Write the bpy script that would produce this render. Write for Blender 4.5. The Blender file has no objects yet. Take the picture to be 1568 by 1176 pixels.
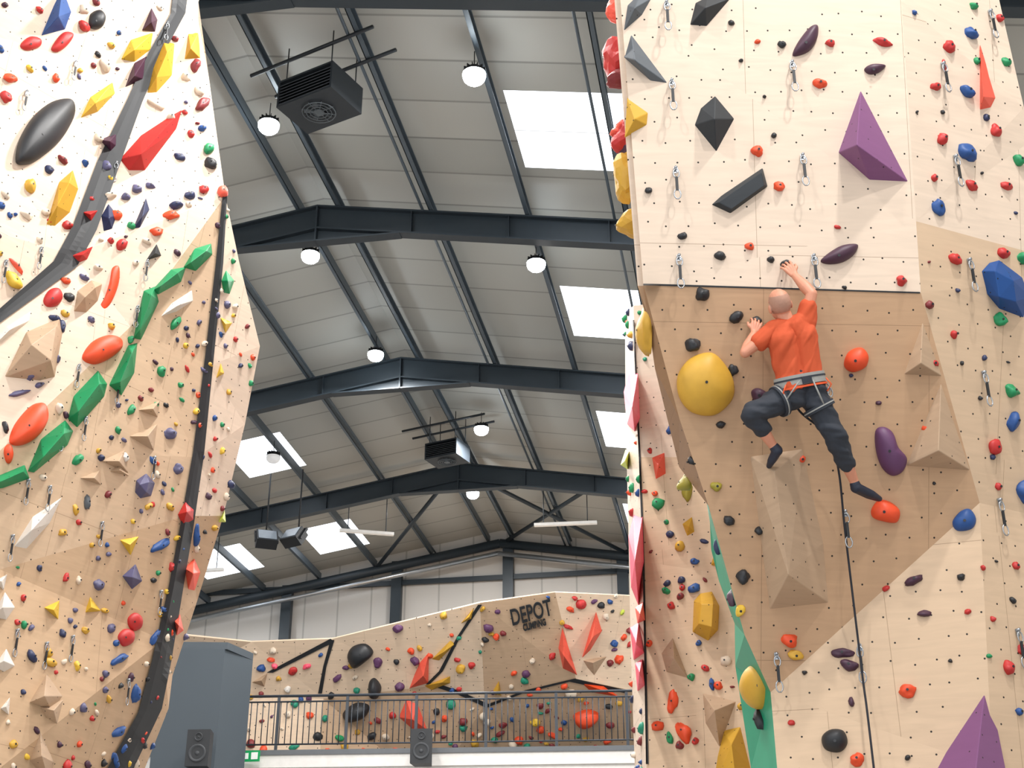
import bpy, bmesh, math, random
from mathutils import Vector, Matrix, noise
from mathutils.bvhtree import BVHTree
random.seed(7)
# ---------------------------------------------------------------- camera and image rays
# World: Z up, Y = long axis of the hall, camera at (0,0,1.6). Coordinates u,v are image
# pixels, cast as rays from the camera (grid 1568 x 1176); F = horizontal distance to the thing.
FP=2130.0; PITCH=math.radians(25.7); YAW=math.radians(9.9); CZ=1.6
cp,sp,cy,sy=math.cos(PITCH),math.sin(PITCH),math.cos(YAW),math.sin(YAW)
CAM=Vector((0,0,CZ))
def ray(u,v):
    x=u-784.0; y=588.0-v
    up=y*cp+FP*sp; fw=FP*cp-y*sp
    return Vector((x*cy-fw*sy, x*sy+fw*cy, up))/fw
def P(u,v,F): return CAM+ray(u,v)*F
def PZ(u,v,z):
    r=ray(u,v); return CAM+r*((z-CZ)/r.z)
def PY(u,v,y):
    r=ray(u,v); return CAM+r*(y/r.y)
def ext(a,b,z):
    d=b-a; return b+d*((z-b.z)/d.z)
def plane_hit(u,v,a,b,c):
    n=(b-a).cross(c-a); r=ray(u,v); return CAM+r*((a-CAM).dot(n)/r.dot(n))
def down(p,z=0.0): return Vector((p.x,p.y,z))
cam_d=bpy.data.cameras.new("camera"); cam=bpy.data.objects.new("camera",cam_d)
bpy.context.collection.objects.link(cam)
cam.location=CAM; cam.rotation_euler=(math.pi/2+PITCH,0,YAW)
cam_d.sensor_width=36; cam_d.lens=FP/1568*36; cam_d.clip_end=300
bpy.context.scene.camera=cam
# ---------------------------------------------------------------- materials
def lin(c):
    return tuple(((x/255)/12.92 if x/255<=0.04045 else ((x/255+0.055)/1.055)**2.4) for x in c)+(1,)
def M(nt,op,a,b=None,clamp=False):
    n=nt.nodes.new('ShaderNodeMath'); n.operation=op; n.use_clamp=clamp
    for i,x in enumerate((a,b)):
        if x is None: continue
        if isinstance(x,(int,float)): n.inputs[i].default_value=x
        else: nt.links.new(x,n.inputs[i])
    return n.outputs[0]
def mixc(nt,f,a,b):
    n=nt.nodes.new('ShaderNodeMix'); n.data_type='RGBA'
    if isinstance(f,(int,float)): n.inputs[0].default_value=f
    else: nt.links.new(f,n.inputs[0])
    for i,x in ((6,a),(7,b)):
        if isinstance(x,tuple): n.inputs[i].default_value=x
        else: nt.links.new(x,n.inputs[i])
    return n.outputs[2]
def base(name,rough=0.6,metal=0.0):
    m=bpy.data.materials.new(name); m.use_nodes=True; nt=m.node_tree
    b=nt.nodes['Principled BSDF']; b.inputs['Roughness'].default_value=rough; b.inputs['Metallic'].default_value=metal
    return m,nt,b
def mat(name,rgb,rough=0.55,metal=0.0,var=0.12,scale=9.0,emit=0.0):
    m,nt,b=base(name,rough,metal)
    no=nt.nodes.new('ShaderNodeTexNoise'); no.inputs['Scale'].default_value=scale; no.inputs['Detail'].default_value=4
    tc=nt.nodes.new('ShaderNodeTexCoord'); nt.links.new(tc.outputs['Object'],no.inputs['Vector'])
    c=lin(rgb); dk=tuple(x*(1-var) for x in c[:3])+(1,); lt=tuple(min(1,x*(1+var)) for x in c[:3])+(1,)
    nt.links.new(mixc(nt,no.outputs['Fac'],dk,lt),b.inputs['Base Color'])
    if emit:
        b.inputs['Emission Color'].default_value=c; b.inputs['Emission Strength'].default_value=emit
    return m
def ply(name,rgb,dots=True,seams=True,dotcol=(40,34,30),grain=0.11,rough=0.55,dotr=0.0072,cell=0.165):
    m,nt,b=base(name,rough)
    b.inputs['Specular IOR Level'].default_value=0.3
    uv=nt.nodes.new('ShaderNodeUVMap'); uv.uv_map='UVMap'
    mp=nt.nodes.new('ShaderNodeMapping'); mp.inputs['Scale'].default_value=(1.1,9,1)
    nt.links.new(uv.outputs[0],mp.inputs[0])
    no=nt.nodes.new('ShaderNodeTexNoise'); no.inputs['Scale'].default_value=1.6; no.inputs['Detail'].default_value=7; no.inputs['Distortion'].default_value=1.2
    nt.links.new(mp.outputs[0],no.inputs['Vector'])
    n2=nt.nodes.new('ShaderNodeTexNoise'); n2.inputs['Scale'].default_value=0.9; n2.inputs['Detail'].default_value=2
    nt.links.new(uv.outputs[0],n2.inputs['Vector'])
    c=lin(rgb); dk=tuple(x*(1-grain*1.6) for x in c[:3])+(1,); lt=tuple(min(1,x*(1+grain)) for x in c[:3])+(1,)
    col=mixc(nt,no.outputs['Fac'],dk,lt)
    col=mixc(nt,M(nt,'MULTIPLY',n2.outputs['Fac'],0.22),col,tuple(x*0.72 for x in c[:3])+(1,))
    s=nt.nodes.new('ShaderNodeSeparateXYZ'); nt.links.new(uv.outputs[0],s.inputs[0])
    if dots:
        row=M(nt,'FLOOR',M(nt,'DIVIDE',s.outputs[1],cell))
        uoff=M(nt,'ADD',M(nt,'DIVIDE',s.outputs[0],cell),M(nt,'MULTIPLY',M(nt,'MODULO',M(nt,'ABSOLUTE',row),2.0),0.5))
        colid=M(nt,'FLOOR',uoff)
        cm=nt.nodes.new('ShaderNodeCombineXYZ'); nt.links.new(colid,cm.inputs[0]); nt.links.new(row,cm.inputs[1])
        wn=nt.nodes.new('ShaderNodeTexWhiteNoise'); wn.noise_dimensions='3D'; nt.links.new(cm.outputs[0],wn.inputs['Vector'])
        sc=nt.nodes.new('ShaderNodeSeparateColor'); nt.links.new(wn.outputs['Color'],sc.inputs[0])
        fx=M(nt,'SUBTRACT',M(nt,'FRACT',uoff),M(nt,'ADD',M(nt,'MULTIPLY',sc.outputs[0],0.3),0.35))
        fy=M(nt,'SUBTRACT',M(nt,'FRACT',M(nt,'DIVIDE',s.outputs[1],cell)),M(nt,'ADD',M(nt,'MULTIPLY',sc.outputs[1],0.3),0.35))
        d=M(nt,'SQRT',M(nt,'ADD',M(nt,'MULTIPLY',fx,fx),M(nt,'MULTIPLY',fy,fy)))
        hit=M(nt,'MULTIPLY',M(nt,'LESS_THAN',d,dotr/cell),M(nt,'LESS_THAN',wn.outputs['Value'],0.86))
        col=mixc(nt,hit,col,lin(dotcol))
    if seams:
        a=M(nt,'LESS_THAN',M(nt,'FRACT',M(nt,'DIVIDE',M(nt,'ADD',s.outputs[0],100.35),1.22)),0.0032)
        bb=M(nt,'LESS_THAN',M(nt,'FRACT',M(nt,'DIVIDE',M(nt,'ADD',s.outputs[1],100.2),2.44)),0.0018)
        col=mixc(nt,M(nt,'MULTIPLY',M(nt,'MAXIMUM',a,bb),0.6),col,lin((120,95,70)))
    nt.links.new(col,b.inputs['Base Color'])
    return m
def emitm(name,rgb,st):
    m=bpy.data.materials.new(name); m.use_nodes=True; nt=m.node_tree
    b=nt.nodes['Principled BSDF']; b.inputs['Base Color'].default_value=lin(rgb)
    b.inputs['Emission Color'].default_value=lin(rgb); b.inputs['Emission Strength'].default_value=st
    return m
PLY_L=ply('plywood_pale',(220,200,180))
PLY_SHADE=ply('plywood_overhang_shade',(190,155,122))  # darker copy of the plywood; overhang shade put into its colour
PLY_M=ply('plywood_mid',(206,179,150))  # mid tone; also carries the left wall's overhang shade in its colour
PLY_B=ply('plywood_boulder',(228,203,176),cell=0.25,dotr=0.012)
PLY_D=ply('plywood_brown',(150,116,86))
WOODV=ply('volume_birch',(184,157,130),seams=False,dotr=0.006,cell=0.16)
BLACK=mat('black_paint',(28,31,35),0.6)
STEEL=mat('slate_steel',(44,54,62),0.45,0.1,0.1,3)
STEEL2=mat('purlin_steel',(78,90,100),0.4,0.1,0.1,3)
ALU=mat('brushed_aluminium',(170,175,180),0.3,0.9)
PALETTE={'red':(184,42,40),'orange':(222,74,34),'coral':(236,94,74),'yellow':(218,178,56),'gold':(202,156,52),'green':(24,136,84),
 'blue':(30,74,136),'navy':(38,47,82),'purple':(92,54,92),'dpurple':(66,36,56),'slate':(86,84,116),'black':(32,34,38),'grey':(84,90,96),
 'white':(226,220,212),'pink':(238,84,110),'olive':(150,138,44),'lime':(190,205,70),'teal':(28,136,108),'dred':(120,38,42),'cream':(214,198,178)}
PN=list(PALETTE); PI={k:i for i,k in enumerate(PN)}
PM=[mat('hold_'+k,PALETTE[k],0.52 if k!='cream' else 0.65,0,0.1,14) for k in PN]
VM={k:ply('volume_'+k,PALETTE[k],seams=False,dotr=0.006,cell=0.15,grain=0.05,rough=0.5,dotcol=(20,20,22)) for k in ('red','orange','coral','yellow','gold','green','blue','purple','dpurple','slate','black','grey','white','pink','teal','navy','dred','cream','lime')}
VM['black']=ply('volume_black',(48,52,56),seams=False,dots=False,grain=0.1); VM['grey']=ply('volume_grey',(92,98,104),seams=False,dotr=0.005,cell=0.15,grain=0.08)
VM['purple']=ply('volume_purple',(128,82,124),seams=False,dotr=0.006,cell=0.15,grain=0.06)
VM['wood']=WOODV
# ---------------------------------------------------------------- mesh helpers
def link(o,parent=None):
    bpy.context.collection.objects.link(o)
    if parent: o.parent=parent
    return o
def faceuv(me):
    if not me.uv_layers: me.uv_layers.new(name='UVMap')
    uvl=me.uv_layers[0].data
    for p in me.polygons:
        n=p.normal; ua=Vector((0,0,1)).cross(n)
        ua=ua.normalized() if ua.length>1e-3 else Vector((1,0,0))
        va=n.cross(ua)
        for li in p.loop_indices:
            co=me.vertices[me.loops[li].vertex_index].co
            uvl[li].uv=(co.dot(ua),co.dot(va))
class Acc:
    def __init__(s): s.v=[];s.f=[];s.m=[];s.s=[]
    def add(s,v,f,m=0,sm=False):
        o=len(s.v); s.v+= [tuple(x) for x in v]
        for q in f: s.f.append(tuple(i+o for i in q)); s.m.append(m); s.s.append(sm)
    def build(s,name,mats,parent=None,uv=False):
        me=bpy.data.meshes.new(name); me.from_pydata(s.v,[],s.f)
        for m in mats: me.materials.append(m)
        me.polygons.foreach_set('material_index',s.m); me.polygons.foreach_set('use_smooth',s.s)
        me.update()
        if uv: faceuv(me)
        o=bpy.data.objects.new(name,me); return link(o,parent)
    def box(s,c,sx,sy_,sz,m=0,R=None):
        vs=[Vector((x*sx/2,y*sy_/2,z*sz/2)) for x in(-1,1) for y in(-1,1) for z in(-1,1)]
        if R is not None: vs=[R@v for v in vs]
        s.add([Vector(c)+v for v in vs],[(0,1,3,2),(4,6,7,5),(0,4,5,1),(2,3,7,6),(0,2,6,4),(1,5,7,3)],m)
    def tube(s,pts,r,n=8,m=0,closed=False,sm=True):
        pts=[Vector(p) for p in pts]; N=len(pts); vs=[]; fs=[]
        ref=None
        for i,p in enumerate(pts):
            if closed: t=pts[(i+1)%N]-pts[i-1]
            else: t=pts[min(i+1,N-1)]-pts[max(i-1,0)]
            t.normalize()
            if ref is None:
                ref=Vector((0,0,1)) if abs(t.z)<0.9 else Vector((1,0,0))
            a=(ref-t*ref.dot(t)).normalized(); b=t.cross(a); ref=a
            rr=r[i] if isinstance(r,(list,tuple)) else r
            vs+=[p+(a*math.cos(2*math.pi*k/n)+b*math.sin(2*math.pi*k/n))*rr for k in range(n)]
        for i in range(N if closed else N-1):
            j=(i+1)%N
            for k in range(n): fs.append((i*n+k,i*n+(k+1)%n,j*n+(k+1)%n,j*n+k))
        if not closed: fs.append(tuple(range(n-1,-1,-1))); fs.append(tuple((N-1)*n+k for k in range(n)))
        s.add(vs,fs,m,sm)
def empty(name,loc=(0,0,0)):
    e=bpy.data.objects.new(name,None); e.location=loc; e.empty_display_size=0.2; link(e); return e
# ---------------------------------------------------------------- climbing wall shells
class Wall:
    def __init__(s,name,V,faces,mats,solid=True):
        me=bpy.data.meshes.new(name); keys=list(V); ix={k:i for i,k in enumerate(keys)}
        me.from_pydata([V[k] for k in keys],[],[[ix[k] for k in f[0]] for f in faces])
        for m in mats: me.materials.append(m)
        for i,f in enumerate(faces): me.polygons[i].material_index=f[1]
        bm=bmesh.new(); bm.from_mesh(me); bm.faces.ensure_lookup_table()
        bm.normal_update()
        for f in bm.faces:
            if f.normal.dot(CAM-f.calc_center_median())<0: f.normal_flip()
        bmesh.ops.triangulate(bm,faces=bm.faces[:]); bm.normal_update(); bm.to_mesh(me); bm.free(); me.update()
        faceuv(me)
        s.me=me; s.o=link(bpy.data.objects.new(name,me))
        s.bvh=BVHTree.FromPolygons([v.co.copy() for v in me.vertices],[tuple(p.vertices) for p in me.polygons])
        s.used=[]
    def hit(s,u,v):
        d=ray(u,v).normalized()
        loc,n,i,_=s.bvh.ray_cast(CAM,d,200)
        if loc is None: loc,n,i,_=s.bvh.find_nearest(P(u,v,(sum((x.co-CAM).length for x in s.me.vertices)/len(s.me.vertices))))
        if n.dot(d)>0: n=-n
        return loc,n
    def raised(s,u,v,h):
        p,n=s.hit(u,v); r=ray(u,v)
        return CAM+r*(((p-CAM).dot(n)+h)/r.dot(n))
    def ppm(s,u,v):   # image pixels per metre
        p,n=s.hit(u,v); z=(p-CAM).dot(Vector((-sy*cp,cy*cp,sp))); return FP/z
# --- right tower
V={}
V['A']=P(985,435,8.8);V['B']=P(1410,448,8.88);V['A1']=P(950,0,8.27);V['B1']=P(1380,0,8.35)
V['A2']=ext(V['A'],V['A1'],12.6);V['B2']=ext(V['B'],V['B1'],12.6)
V['K']=V['B']+(V['B1']-V['B'])*0.235
V['C']=P(1500,770,9.51)
pl=(V['A'],V['B'],V['C'])
V['D']=plane_hit(1180,1060,*pl);V['E3']=plane_hit(1140,972,*pl);V['E2']=plane_hit(1085,775,*pl);V['E1']=plane_hit(1040,640,*pl)
FD=V['D'].dot(Vector((-sy,cy,0)))
V['DB']=P(1190,1176,FD-0.05);V['CB']=P(1520,1176,9.6);V['D0']=down(V['DB']);V['C0']=down(V['CB'])
V['R1']=P(1530,0,8.71);V['R1b']=P(1568,165,8.9);V['R2']=ext(V['R1b'],V['R1'],12.6)
V['KR']=P(1700,420,9.45);V['CR']=P(1720,820,10.05);V['CBR']=P(1740,1176,10.1);V['CR0']=down(V['CBR'])
V['Ab']=P(993,435,11);V['A1b']=P(958,0,10.5);V['A2b']=ext(V['Ab'],V['A1b'],12.6)
V['S1']=P(1003,565,9.15);V['S2']=P(1040,715,9.75);V['S3']=P(1078,745,9.75)
V['G1']=P(1087,800,10.3);V['G2']=P(1089,842,10.5);V['G2b']=P(1101,890,10.6);V['G3']=P(1125,955,10.6);V['G3b']=P(1126,1020,10.7);V['G4']=P(1150,1176,10.8);V['G0']=down(V['G4'])
V['Kq']=P(1580,215,9.0)
F=[(('A','B','K','B1','A1'),0),(('A1','B1','B2','A2'),0),(('A','E1','E2','E3','D','C','B'),1),(('C','D','DB','CB'),2),(('DB','CB','C0','D0'),2),
 (('B2','B1','R1','R2'),0),(('B1','K','Kq','R1b','R1'),0),(('K','KR','Kq'),0),(('K','B','C','CR','KR'),3),(('C','CB','CBR','CR'),2),(('CB','CBR','CR0','C0'),2),
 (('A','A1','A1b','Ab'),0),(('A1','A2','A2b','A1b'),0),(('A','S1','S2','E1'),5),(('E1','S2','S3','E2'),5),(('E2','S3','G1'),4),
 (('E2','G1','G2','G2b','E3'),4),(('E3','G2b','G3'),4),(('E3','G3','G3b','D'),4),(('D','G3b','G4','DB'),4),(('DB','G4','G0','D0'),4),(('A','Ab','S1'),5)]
GREENP=mat('green_panel',(20,140,104),0.45)
RT=Wall('climbing_wall',V,F,[PLY_L,PLY_SHADE,PLY_M,PLY_M,GREENP,PLY_D])
# --- wall behind, right of centre
V={}
V['a']=P(957,482,14.6);V['b']=P(958,640,14.7);V['c']=P(962,800,14.8);V['d']=P(966,1000,14.9);V['e']=P(972,1176,14.9);V['e0']=down(V['e'])
V['A']=P(970,468,13.6);V['B']=P(978,700,13.9);V['C']=P(984,860,14.0);V['E']=P(990,1176,14.0);V['E0']=down(V['E'])
V['RA']=P(1230,440,13.0);V['RB']=P(1240,700,13.2);V['RC']=P(1250,900,13.35);V['RE']=P(1250,1176,13.3);V['RE0']=down(V['RE'])
F=[(('a','b','B','A'),0),(('b','c','C','B'),0),(('c','d','e','E','C'),0),(('e','E','E0','e0'),0),
 (('A','B','RB','RA'),0),(('B','C','RC','RB'),1),(('C','E','RE','RC'),1),(('E','E0','RE0','RE'),1)]
MW=Wall('climbing_wall',V,F,[PLY_L,PLY_M])
# --- left wall
V={}
V['s0']=P(275,0,12.6);V['s1']=P(218,120,12.62);V['s2']=P(160,250,12.5);V['s3']=P(112,390,12.3);V['s4']=P(0,482,11.75);V['s5']=P(-200,620,10.9)
V['o0']=P(298,0,12.7);V['o1']=P(320,120,12.9);V['o2']=P(345,300,13.1)
V['st']=ext(V['s1'],V['s0'],14.3);V['ot']=ext(V['o1'],V['o0'],14.3)
V['q0']=P(-200,0,10.3);V['q1']=P(-200,300,10.5);V['qt']=ext(V['q1'],V['q0'],14.3)
V['m1']=P(200,500,12.75);V['m2']=P(0,690,11.8);V['m3']=P(-200,850,11.0)
V['t1']=P(320,560,13.6);V['t2']=P(302,700,13.75);V['n2']=P(285,790,13.8);V['t4']=P(250,980,14.0);V['t5']=P(190,1176,14.1);V['t0']=down(V['t5'])
V['n1']=P(0,872,12.15);V['n0']=P(-200,950,11.5);V['w']=P(0,1176,12.3);V['w0']=down(V['w']);V['x']=P(-200,1176,11.6);V['x0']=down(V['x'])
V['X1']=P(366,400,13.6);V['X2']=P(398,530,14.1);V['X3']=P(375,650,14.25);V['X4']=P(342,790,14.4);V['X5']=P(302,920,14.6);V['X6']=P(264,1035,14.6);V['X7']=P(258,1085,14.6);V['X8']=P(222,1176,14.7);V['X0']=down(V['X8'])
F=[(('qt','q0','s0','st'),0),(('q0','q1','s5','s4','s3','s2','s1','s0'),0),(('st','s0','o0','ot'),0),(('s0','s1','o1','o0'),0),(('s1','s2','o2','o1'),0),
 (('s2','s3','m1','o2'),0),(('s3','s4','m2','m1'),0),(('s4','s5','m3','m2'),0),
 (('o2','m1','t1'),1),(('m1','m2','n1','n2','t2','t1'),1),(('m2','m3','n0','n1'),1),(('n1','n2','t4','w'),2),(('t4','t5','w'),2),(('n1','n0','x','w'),2),
 (('w','t5','t0','w0'),2),(('x','w','w0','x0'),2),
 (('o2','t1','X2','X1'),0),(('t1','t2','X3','X2'),0),(('t2','n2','X4','X3'),0),(('n2','t4','X6','X5','X4'),2),(('t4','t5','X8','X7','X6'),2),(('t5','t0','X0','X8'),2)]
PLY_LSHADE=ply('plywood_left_shade',(200,170,138))  # darker copy; shading of the lower left facets painted into the wood
LW=Wall('climbing_wall',V,F,[PLY_L,PLY_M,PLY_LSHADE])
# --- mezzanine boulder wall
MZ=7.23
V={}
V['t0']=P(235,968,31);V['t1']=P(385,983,32);V['t2']=P(510,978,32);V['t3']=P(735,923,31);V['t4']=P(850,907,30.8);V['t5']=P(1010,914,31.5)
V['m0']=P(235,1060,32.5);V['m2']=P(495,1070,33);V['m3']=P(665,1050,32.6);V['m3b']=P(742,1078,33);V['m4']=P(882,1040,32.2);V['m5']=P(1010,1066,32.6)
def bz(k,F): 
    p=V[k]-CAM; p.z=0; q=CAM+p*(F/p.dot(Vector((-sy,cy,0)))); q.z=MZ; return q
for k,Fd in (('m0',33),('m2',33.4),('m3',34.4),('m3b',35),('m4',35.2),('m5',35)): V['b'+k]=bz(k,Fd)
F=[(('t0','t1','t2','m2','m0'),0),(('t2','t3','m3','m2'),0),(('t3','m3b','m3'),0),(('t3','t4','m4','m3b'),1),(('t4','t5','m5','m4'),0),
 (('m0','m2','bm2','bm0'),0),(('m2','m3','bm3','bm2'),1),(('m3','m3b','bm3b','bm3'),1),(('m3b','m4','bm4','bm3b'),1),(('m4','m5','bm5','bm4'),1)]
PLY_B2=ply('plywood_boulder_shade',(200,170,140),cell=0.25,dotr=0.012)  # shade of the cave and the darker face put into the ply colour
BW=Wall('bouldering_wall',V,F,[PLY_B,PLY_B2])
for w in (RT,MW,LW,BW):
    md=w.o.modifiers.new('thickness','SOLIDIFY'); md.thickness=0.06; md.offset=-1
# ---------------------------------------------------------------- painted strips (thin raised boards)
def strip(w,pairs,name,m,h=0.012,sub=6):
    a=Acc(); pts=[]
    for i in range(len(pairs)-1):
        for k in range(sub):
            t=k/sub
            pts.append([ (pairs[i][j][0]*(1-t)+pairs[i+1][j][0]*t, pairs[i][j][1]*(1-t)+pairs[i+1][j][1]*t) for j in (0,1)])
    pts.append([pairs[-1][0],pairs[-1][1]])
    vs=[]
    for l,r in pts:
        for q in range(4):
            t=q/3; vs.append(w.raised(l[0]*(1-t)+r[0]*t,l[1]*(1-t)+r[1]*t,h))
    fs=[(i*4+q,i*4+q+1,i*4+q+5,i*4+q+4) for i in range(len(pts)-1) for q in range(3)]
    a.add(vs,fs); return a.build(name,[m])
strip(LW,[((268,-40),(292,-40)),((262,20),(284,20)),((228,80),(248,86)),((196,150),(218,156)),((150,245),(182,256)),((112,345),(148,352)),((82,400),(118,408)),((0,472),(0,494)),((-60,520),(-60,545))],'black_wall_strip',BLACK,0.02,8)
strip(LW,[((341,300),(348,300)),((331,400),(342,402)),((315,540),(328,542)),((296,690),(313,692)),((277,800),(297,803)),((258,900),(280,905)),((233,1010),(262,1015)),((212,1090),(248,1085)),((165,1176),(205,1176)),((120,1260),(165,1260))],'black_wall_strip',BLACK,0.02,8)
strip(MW,[((968.5,490),(971,490)),((978,700),(981,700)),((984,860),(987,860)),((989,1170),(993,1170))],'black_wall_strip',BLACK,0.01,8)
strip(RT,[((985,434),(985,437)),((1200,440.5),(1200,443)),((1409,447),(1409,449.5))],'panel_joint_strip',BLACK,0.006,8)
strip(BW,[((408,1030),(418,1030)),((506,978),(512,983))],'black_wall_strip',BLACK,0.02)
strip(BW,[((506,980),(512,980)),((495,1020),(500,1020)),((487,1062),(493,1062))],'black_wall_strip',BLACK,0.02)
strip(BW,[((732,926),(738,926)),((700,975),(705,975)),((672,1028),(678,1028)),((652,1048),(658,1048))],'black_wall_strip',BLACK,0.02)
strip(BW,[((660,1050),(668,1046)),((700,1063),(704,1058)),((745,1084),(748,1078)),((800,1062),(804,1057)),((872,1044),(880,1039)),((960,1062),(960,1057))],'black_wall_strip',BLACK,0.02)
# ---------------------------------------------------------------- holds
def frame(n):
    r=Vector((0,0,1)).cross(n); r=r.normalized() if r.length>1e-3 else Vector((1,0,0))
    return r,n.cross(r)
def ico(sub):
    bm=bmesh.new(); bmesh.ops.create_icosphere(bm,subdivisions=sub,radius=1)
    v=[x.co.copy() for x in bm.verts]; f=[tuple(q.index for q in x.verts) for x in bm.faces]; bm.free(); return v,f
ICO={2:ico(2),3:ico(3),4:ico(4)}
def blob(acc,p,n,w,h,d,ang,m,seed,sub=2,bolt=True,facet=False):
    r,u=frame(n); ca,sa=math.cos(ang),math.sin(ang); rx=r*ca+u*sa; uy=u*ca-r*sa
    vs,fs=ICO[sub]; out=[]; off=Vector((seed*3.1,seed*1.7,seed*0.9))
    for v in vs:
        k=1+0.42*noise.noise(v*0.9+off)+0.16*noise.noise(v*2.3+off)
        z=v.z*k; z=max(z,-0.06)+0.22*max(0,z)*(-v.y)
        out.append(p+rx*(v.x*k*w/2)+uy*(v.y*k*h/2)+n*(z*d))
    acc.add(out,fs,m,not facet)
    if bolt and min(w,h)>0.05:
        c=p+n*(d*1.0*(1+0.42*noise.noise(Vector((0,0,0.9))+off)+0.16*noise.noise(Vector((0,0,2.3))+off))-0.004)
        rr=0.0095; ring=[c+(r*math.cos(a)+u*math.sin(a))*rr+n*0.003*q for q in (0,1) for a in [k*math.pi/4 for k in range(8)]]
        ring=[x+n*0.006 for x in ring]
        acc.add(ring,[tuple(range(8,16))]+[(k,(k+1)%8,8+(k+1)%8,8+k) for k in range(8)],PI['black'])
HA={id(RT):Acc(),id(MW):Acc(),id(LW):Acc(),id(BW):Acc()}
SEED=[0]
def hold(w,u,v,wp,hp,col,ang=0,d=None,facet=False,sub=None):
    SEED[0]+=1
    p,n=w.hit(u,v); k=w.ppm(u,v); W=wp/k; H=hp/k
    if d is None: d=0.42*min(W,H)+0.012
    if sub is None: sub=3 if max(W,H)>0.075 else 2
    w.used.append((p,max(W,H)/2))
    blob(HA[id(w)],p,n,W,H,d,math.radians(ang),PI[col],SEED[0],sub,facet=facet)
def dome(w,outline,h,col,rings=7,peak=None):
    """organic macro: smooth outline in image pixels, projected onto the wall, domed outwards"""
    N=len(outline); pts=[]
    for i in range(N):
        p0,p1,p2,p3=[Vector(outline[(i+k)%N]) for k in (-1,0,1,2)]
        for k in range(5):
            t=k/5; pts.append(0.5*((2*p1)+(p2-p0)*t+(2*p0-5*p1+4*p2-p3)*t*t+(-p0+3*p1-3*p2+p3)*t**3))
    c=sum(pts,Vector((0,0)))/len(pts); n_=len(pts)
    p0,nn=w.hit(c.x,c.y); r0=(p0-CAM)
    def wp(q): 
        r=ray(q.x,q.y); return CAM+r*((p0-CAM).dot(nn)/r.dot(nn))
    cc=wp(c); pk=nn*h
    if peak: pk=w.raised(peak[0],peak[1],h)-cc
    base_=[wp(q) for q in pts]; vs=[]
    for j in range(rings):
        a=j/rings*math.pi/2; s_=math.cos(a); z=math.sin(a)
        for b in base_: vs.append(cc+(b-cc)*s_+pk*z-nn*(0.02 if j==0 else 0))
    vs.append(cc+pk)
    fs=[(j*n_+k,j*n_+(k+1)%n_,(j+1)*n_+(k+1)%n_,(j+1)*n_+k) for j in range(rings-1) for k in range(n_)]
    fs+=[((rings-1)*n_+k,(rings-1)*n_+(k+1)%n_,rings*n_) for k in range(n_)]
    HA[id(w)].add(vs,fs,PI[col],True)
    w.used.append((cc,max((b-cc).length for b in base_)))
    bc=w.raised(*(peak or (c.x,c.y)),h*1.0); r,u=frame(nn)
    ring=[bc+(r*math.cos(k*math.pi/4)+u*math.sin(k*math.pi/4))*0.011+nn*0.004 for k in range(8)]
    HA[id(w)].add(ring,[tuple(range(8))],PI['black'])
def volume(w,basep,apex,h,col,name='climbing_volume'):
    c=(sum(b[0] for b in basep)/len(basep),sum(b[1] for b in basep)/len(basep))
    p0,n=w.hit(*c)
    def onp(q,hh):
        r=ray(*q); return CAM+r*(((p0-CAM).dot(n)+hh)/r.dot(n))
    bm=bmesh.new()
    pb=[onp(q,-0.01) for q in basep]
    for q in pb: bm.verts.new(q)
    for q in apex: bm.verts.new(onp(q[:2],q[2] if len(q)>2 else h))
    r=bmesh.ops.convex_hull(bm,input=bm.verts[:])
    bmesh.ops.delete(bm,geom=[g for g in r['geom_interior'] if isinstance(g,bmesh.types.BMVert)],context='VERTS')
    bmesh.ops.recalc_face_normals(bm,faces=bm.faces[:])
    bmesh.ops.dissolve_limit(bm,angle_limit=0.03,verts=bm.verts[:],edges=bm.edges[:])
    me=bpy.data.meshes.new(name); bm.to_mesh(me); bm.free()
    me.materials.append(VM[col]); faceuv(me)
    o=link(bpy.data.objects.new(name,me))
    md=o.modifiers.new('bevel','BEVEL'); md.width=0.006; md.segments=2
    cc=sum(pb,Vector())/len(pb); w.used.append((cc,max((b-cc).length for b in pb)*0.75))
    return o
# ---- right tower volumes
volume(RT,[(1055,40),(1064,4),(1084,-6),(1122,-4),(1082,42)],[(1080,12)],0.13,'black')
volume(RT,[(954,50),(960,8),(980,-12),(1000,-4),(984,24)],[(972,12)],0.1,'grey')
volume(RT,[(955,88),(966,50),(1026,130),(998,126)],[(972,92)],0.12,'grey')
volume(RT,[(1062,192),(1072,165),(1095,145),(1126,182),(1097,235)],[(1094,182)],0.16,'black')
volume(RT,[(1088,314),(1104,299),(1168,256),(1176,286),(1118,328)],[(1100,310,.05),(1166,264,.06),(1170,284,.06),(1120,320,.05)],0.06,'black')
volume(RT,[(1318,136),(1393,280),(1332,277),(1283,234)],[(1312,222)],0.28,'purple')
volume(RT,[(956,212),(960,148),(994,172),(992,192)],[(972,182)],0.1,'gold')
volume(RT,[(1413,490),(1383,574),(1444,577)],[(1410,556)],0.16,'wood')
volume(RT,[(1441,583),(1386,714),(1487,721)],[(1437,690)],0.24,'wood')
volume(RT,[(1148,698),(1230,686),(1262,830),(1270,924),(1178,934)],[(1186,722,.2),(1207,880,.32)],0.2,'wood')
volume(RT,[(1511,1032),(1432,1180),(1400,1240),(1545,1240),(1540,1176)],[(1490,1215)],0.35,'purple')
volume(RT,[(1503,415),(1515,402),(1530,398),(1566,425),(1578,455),(1568,488),(1530,474),(1510,450)],[(1524,415,.12),(1552,430,.13),(1556,462,.12),(1530,455,.12)],0.12,'blue')
volume(RT,[(1500,64),(1526,150),(1518,166),(1500,170)],[(1506,148)],0.1,'coral')
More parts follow.
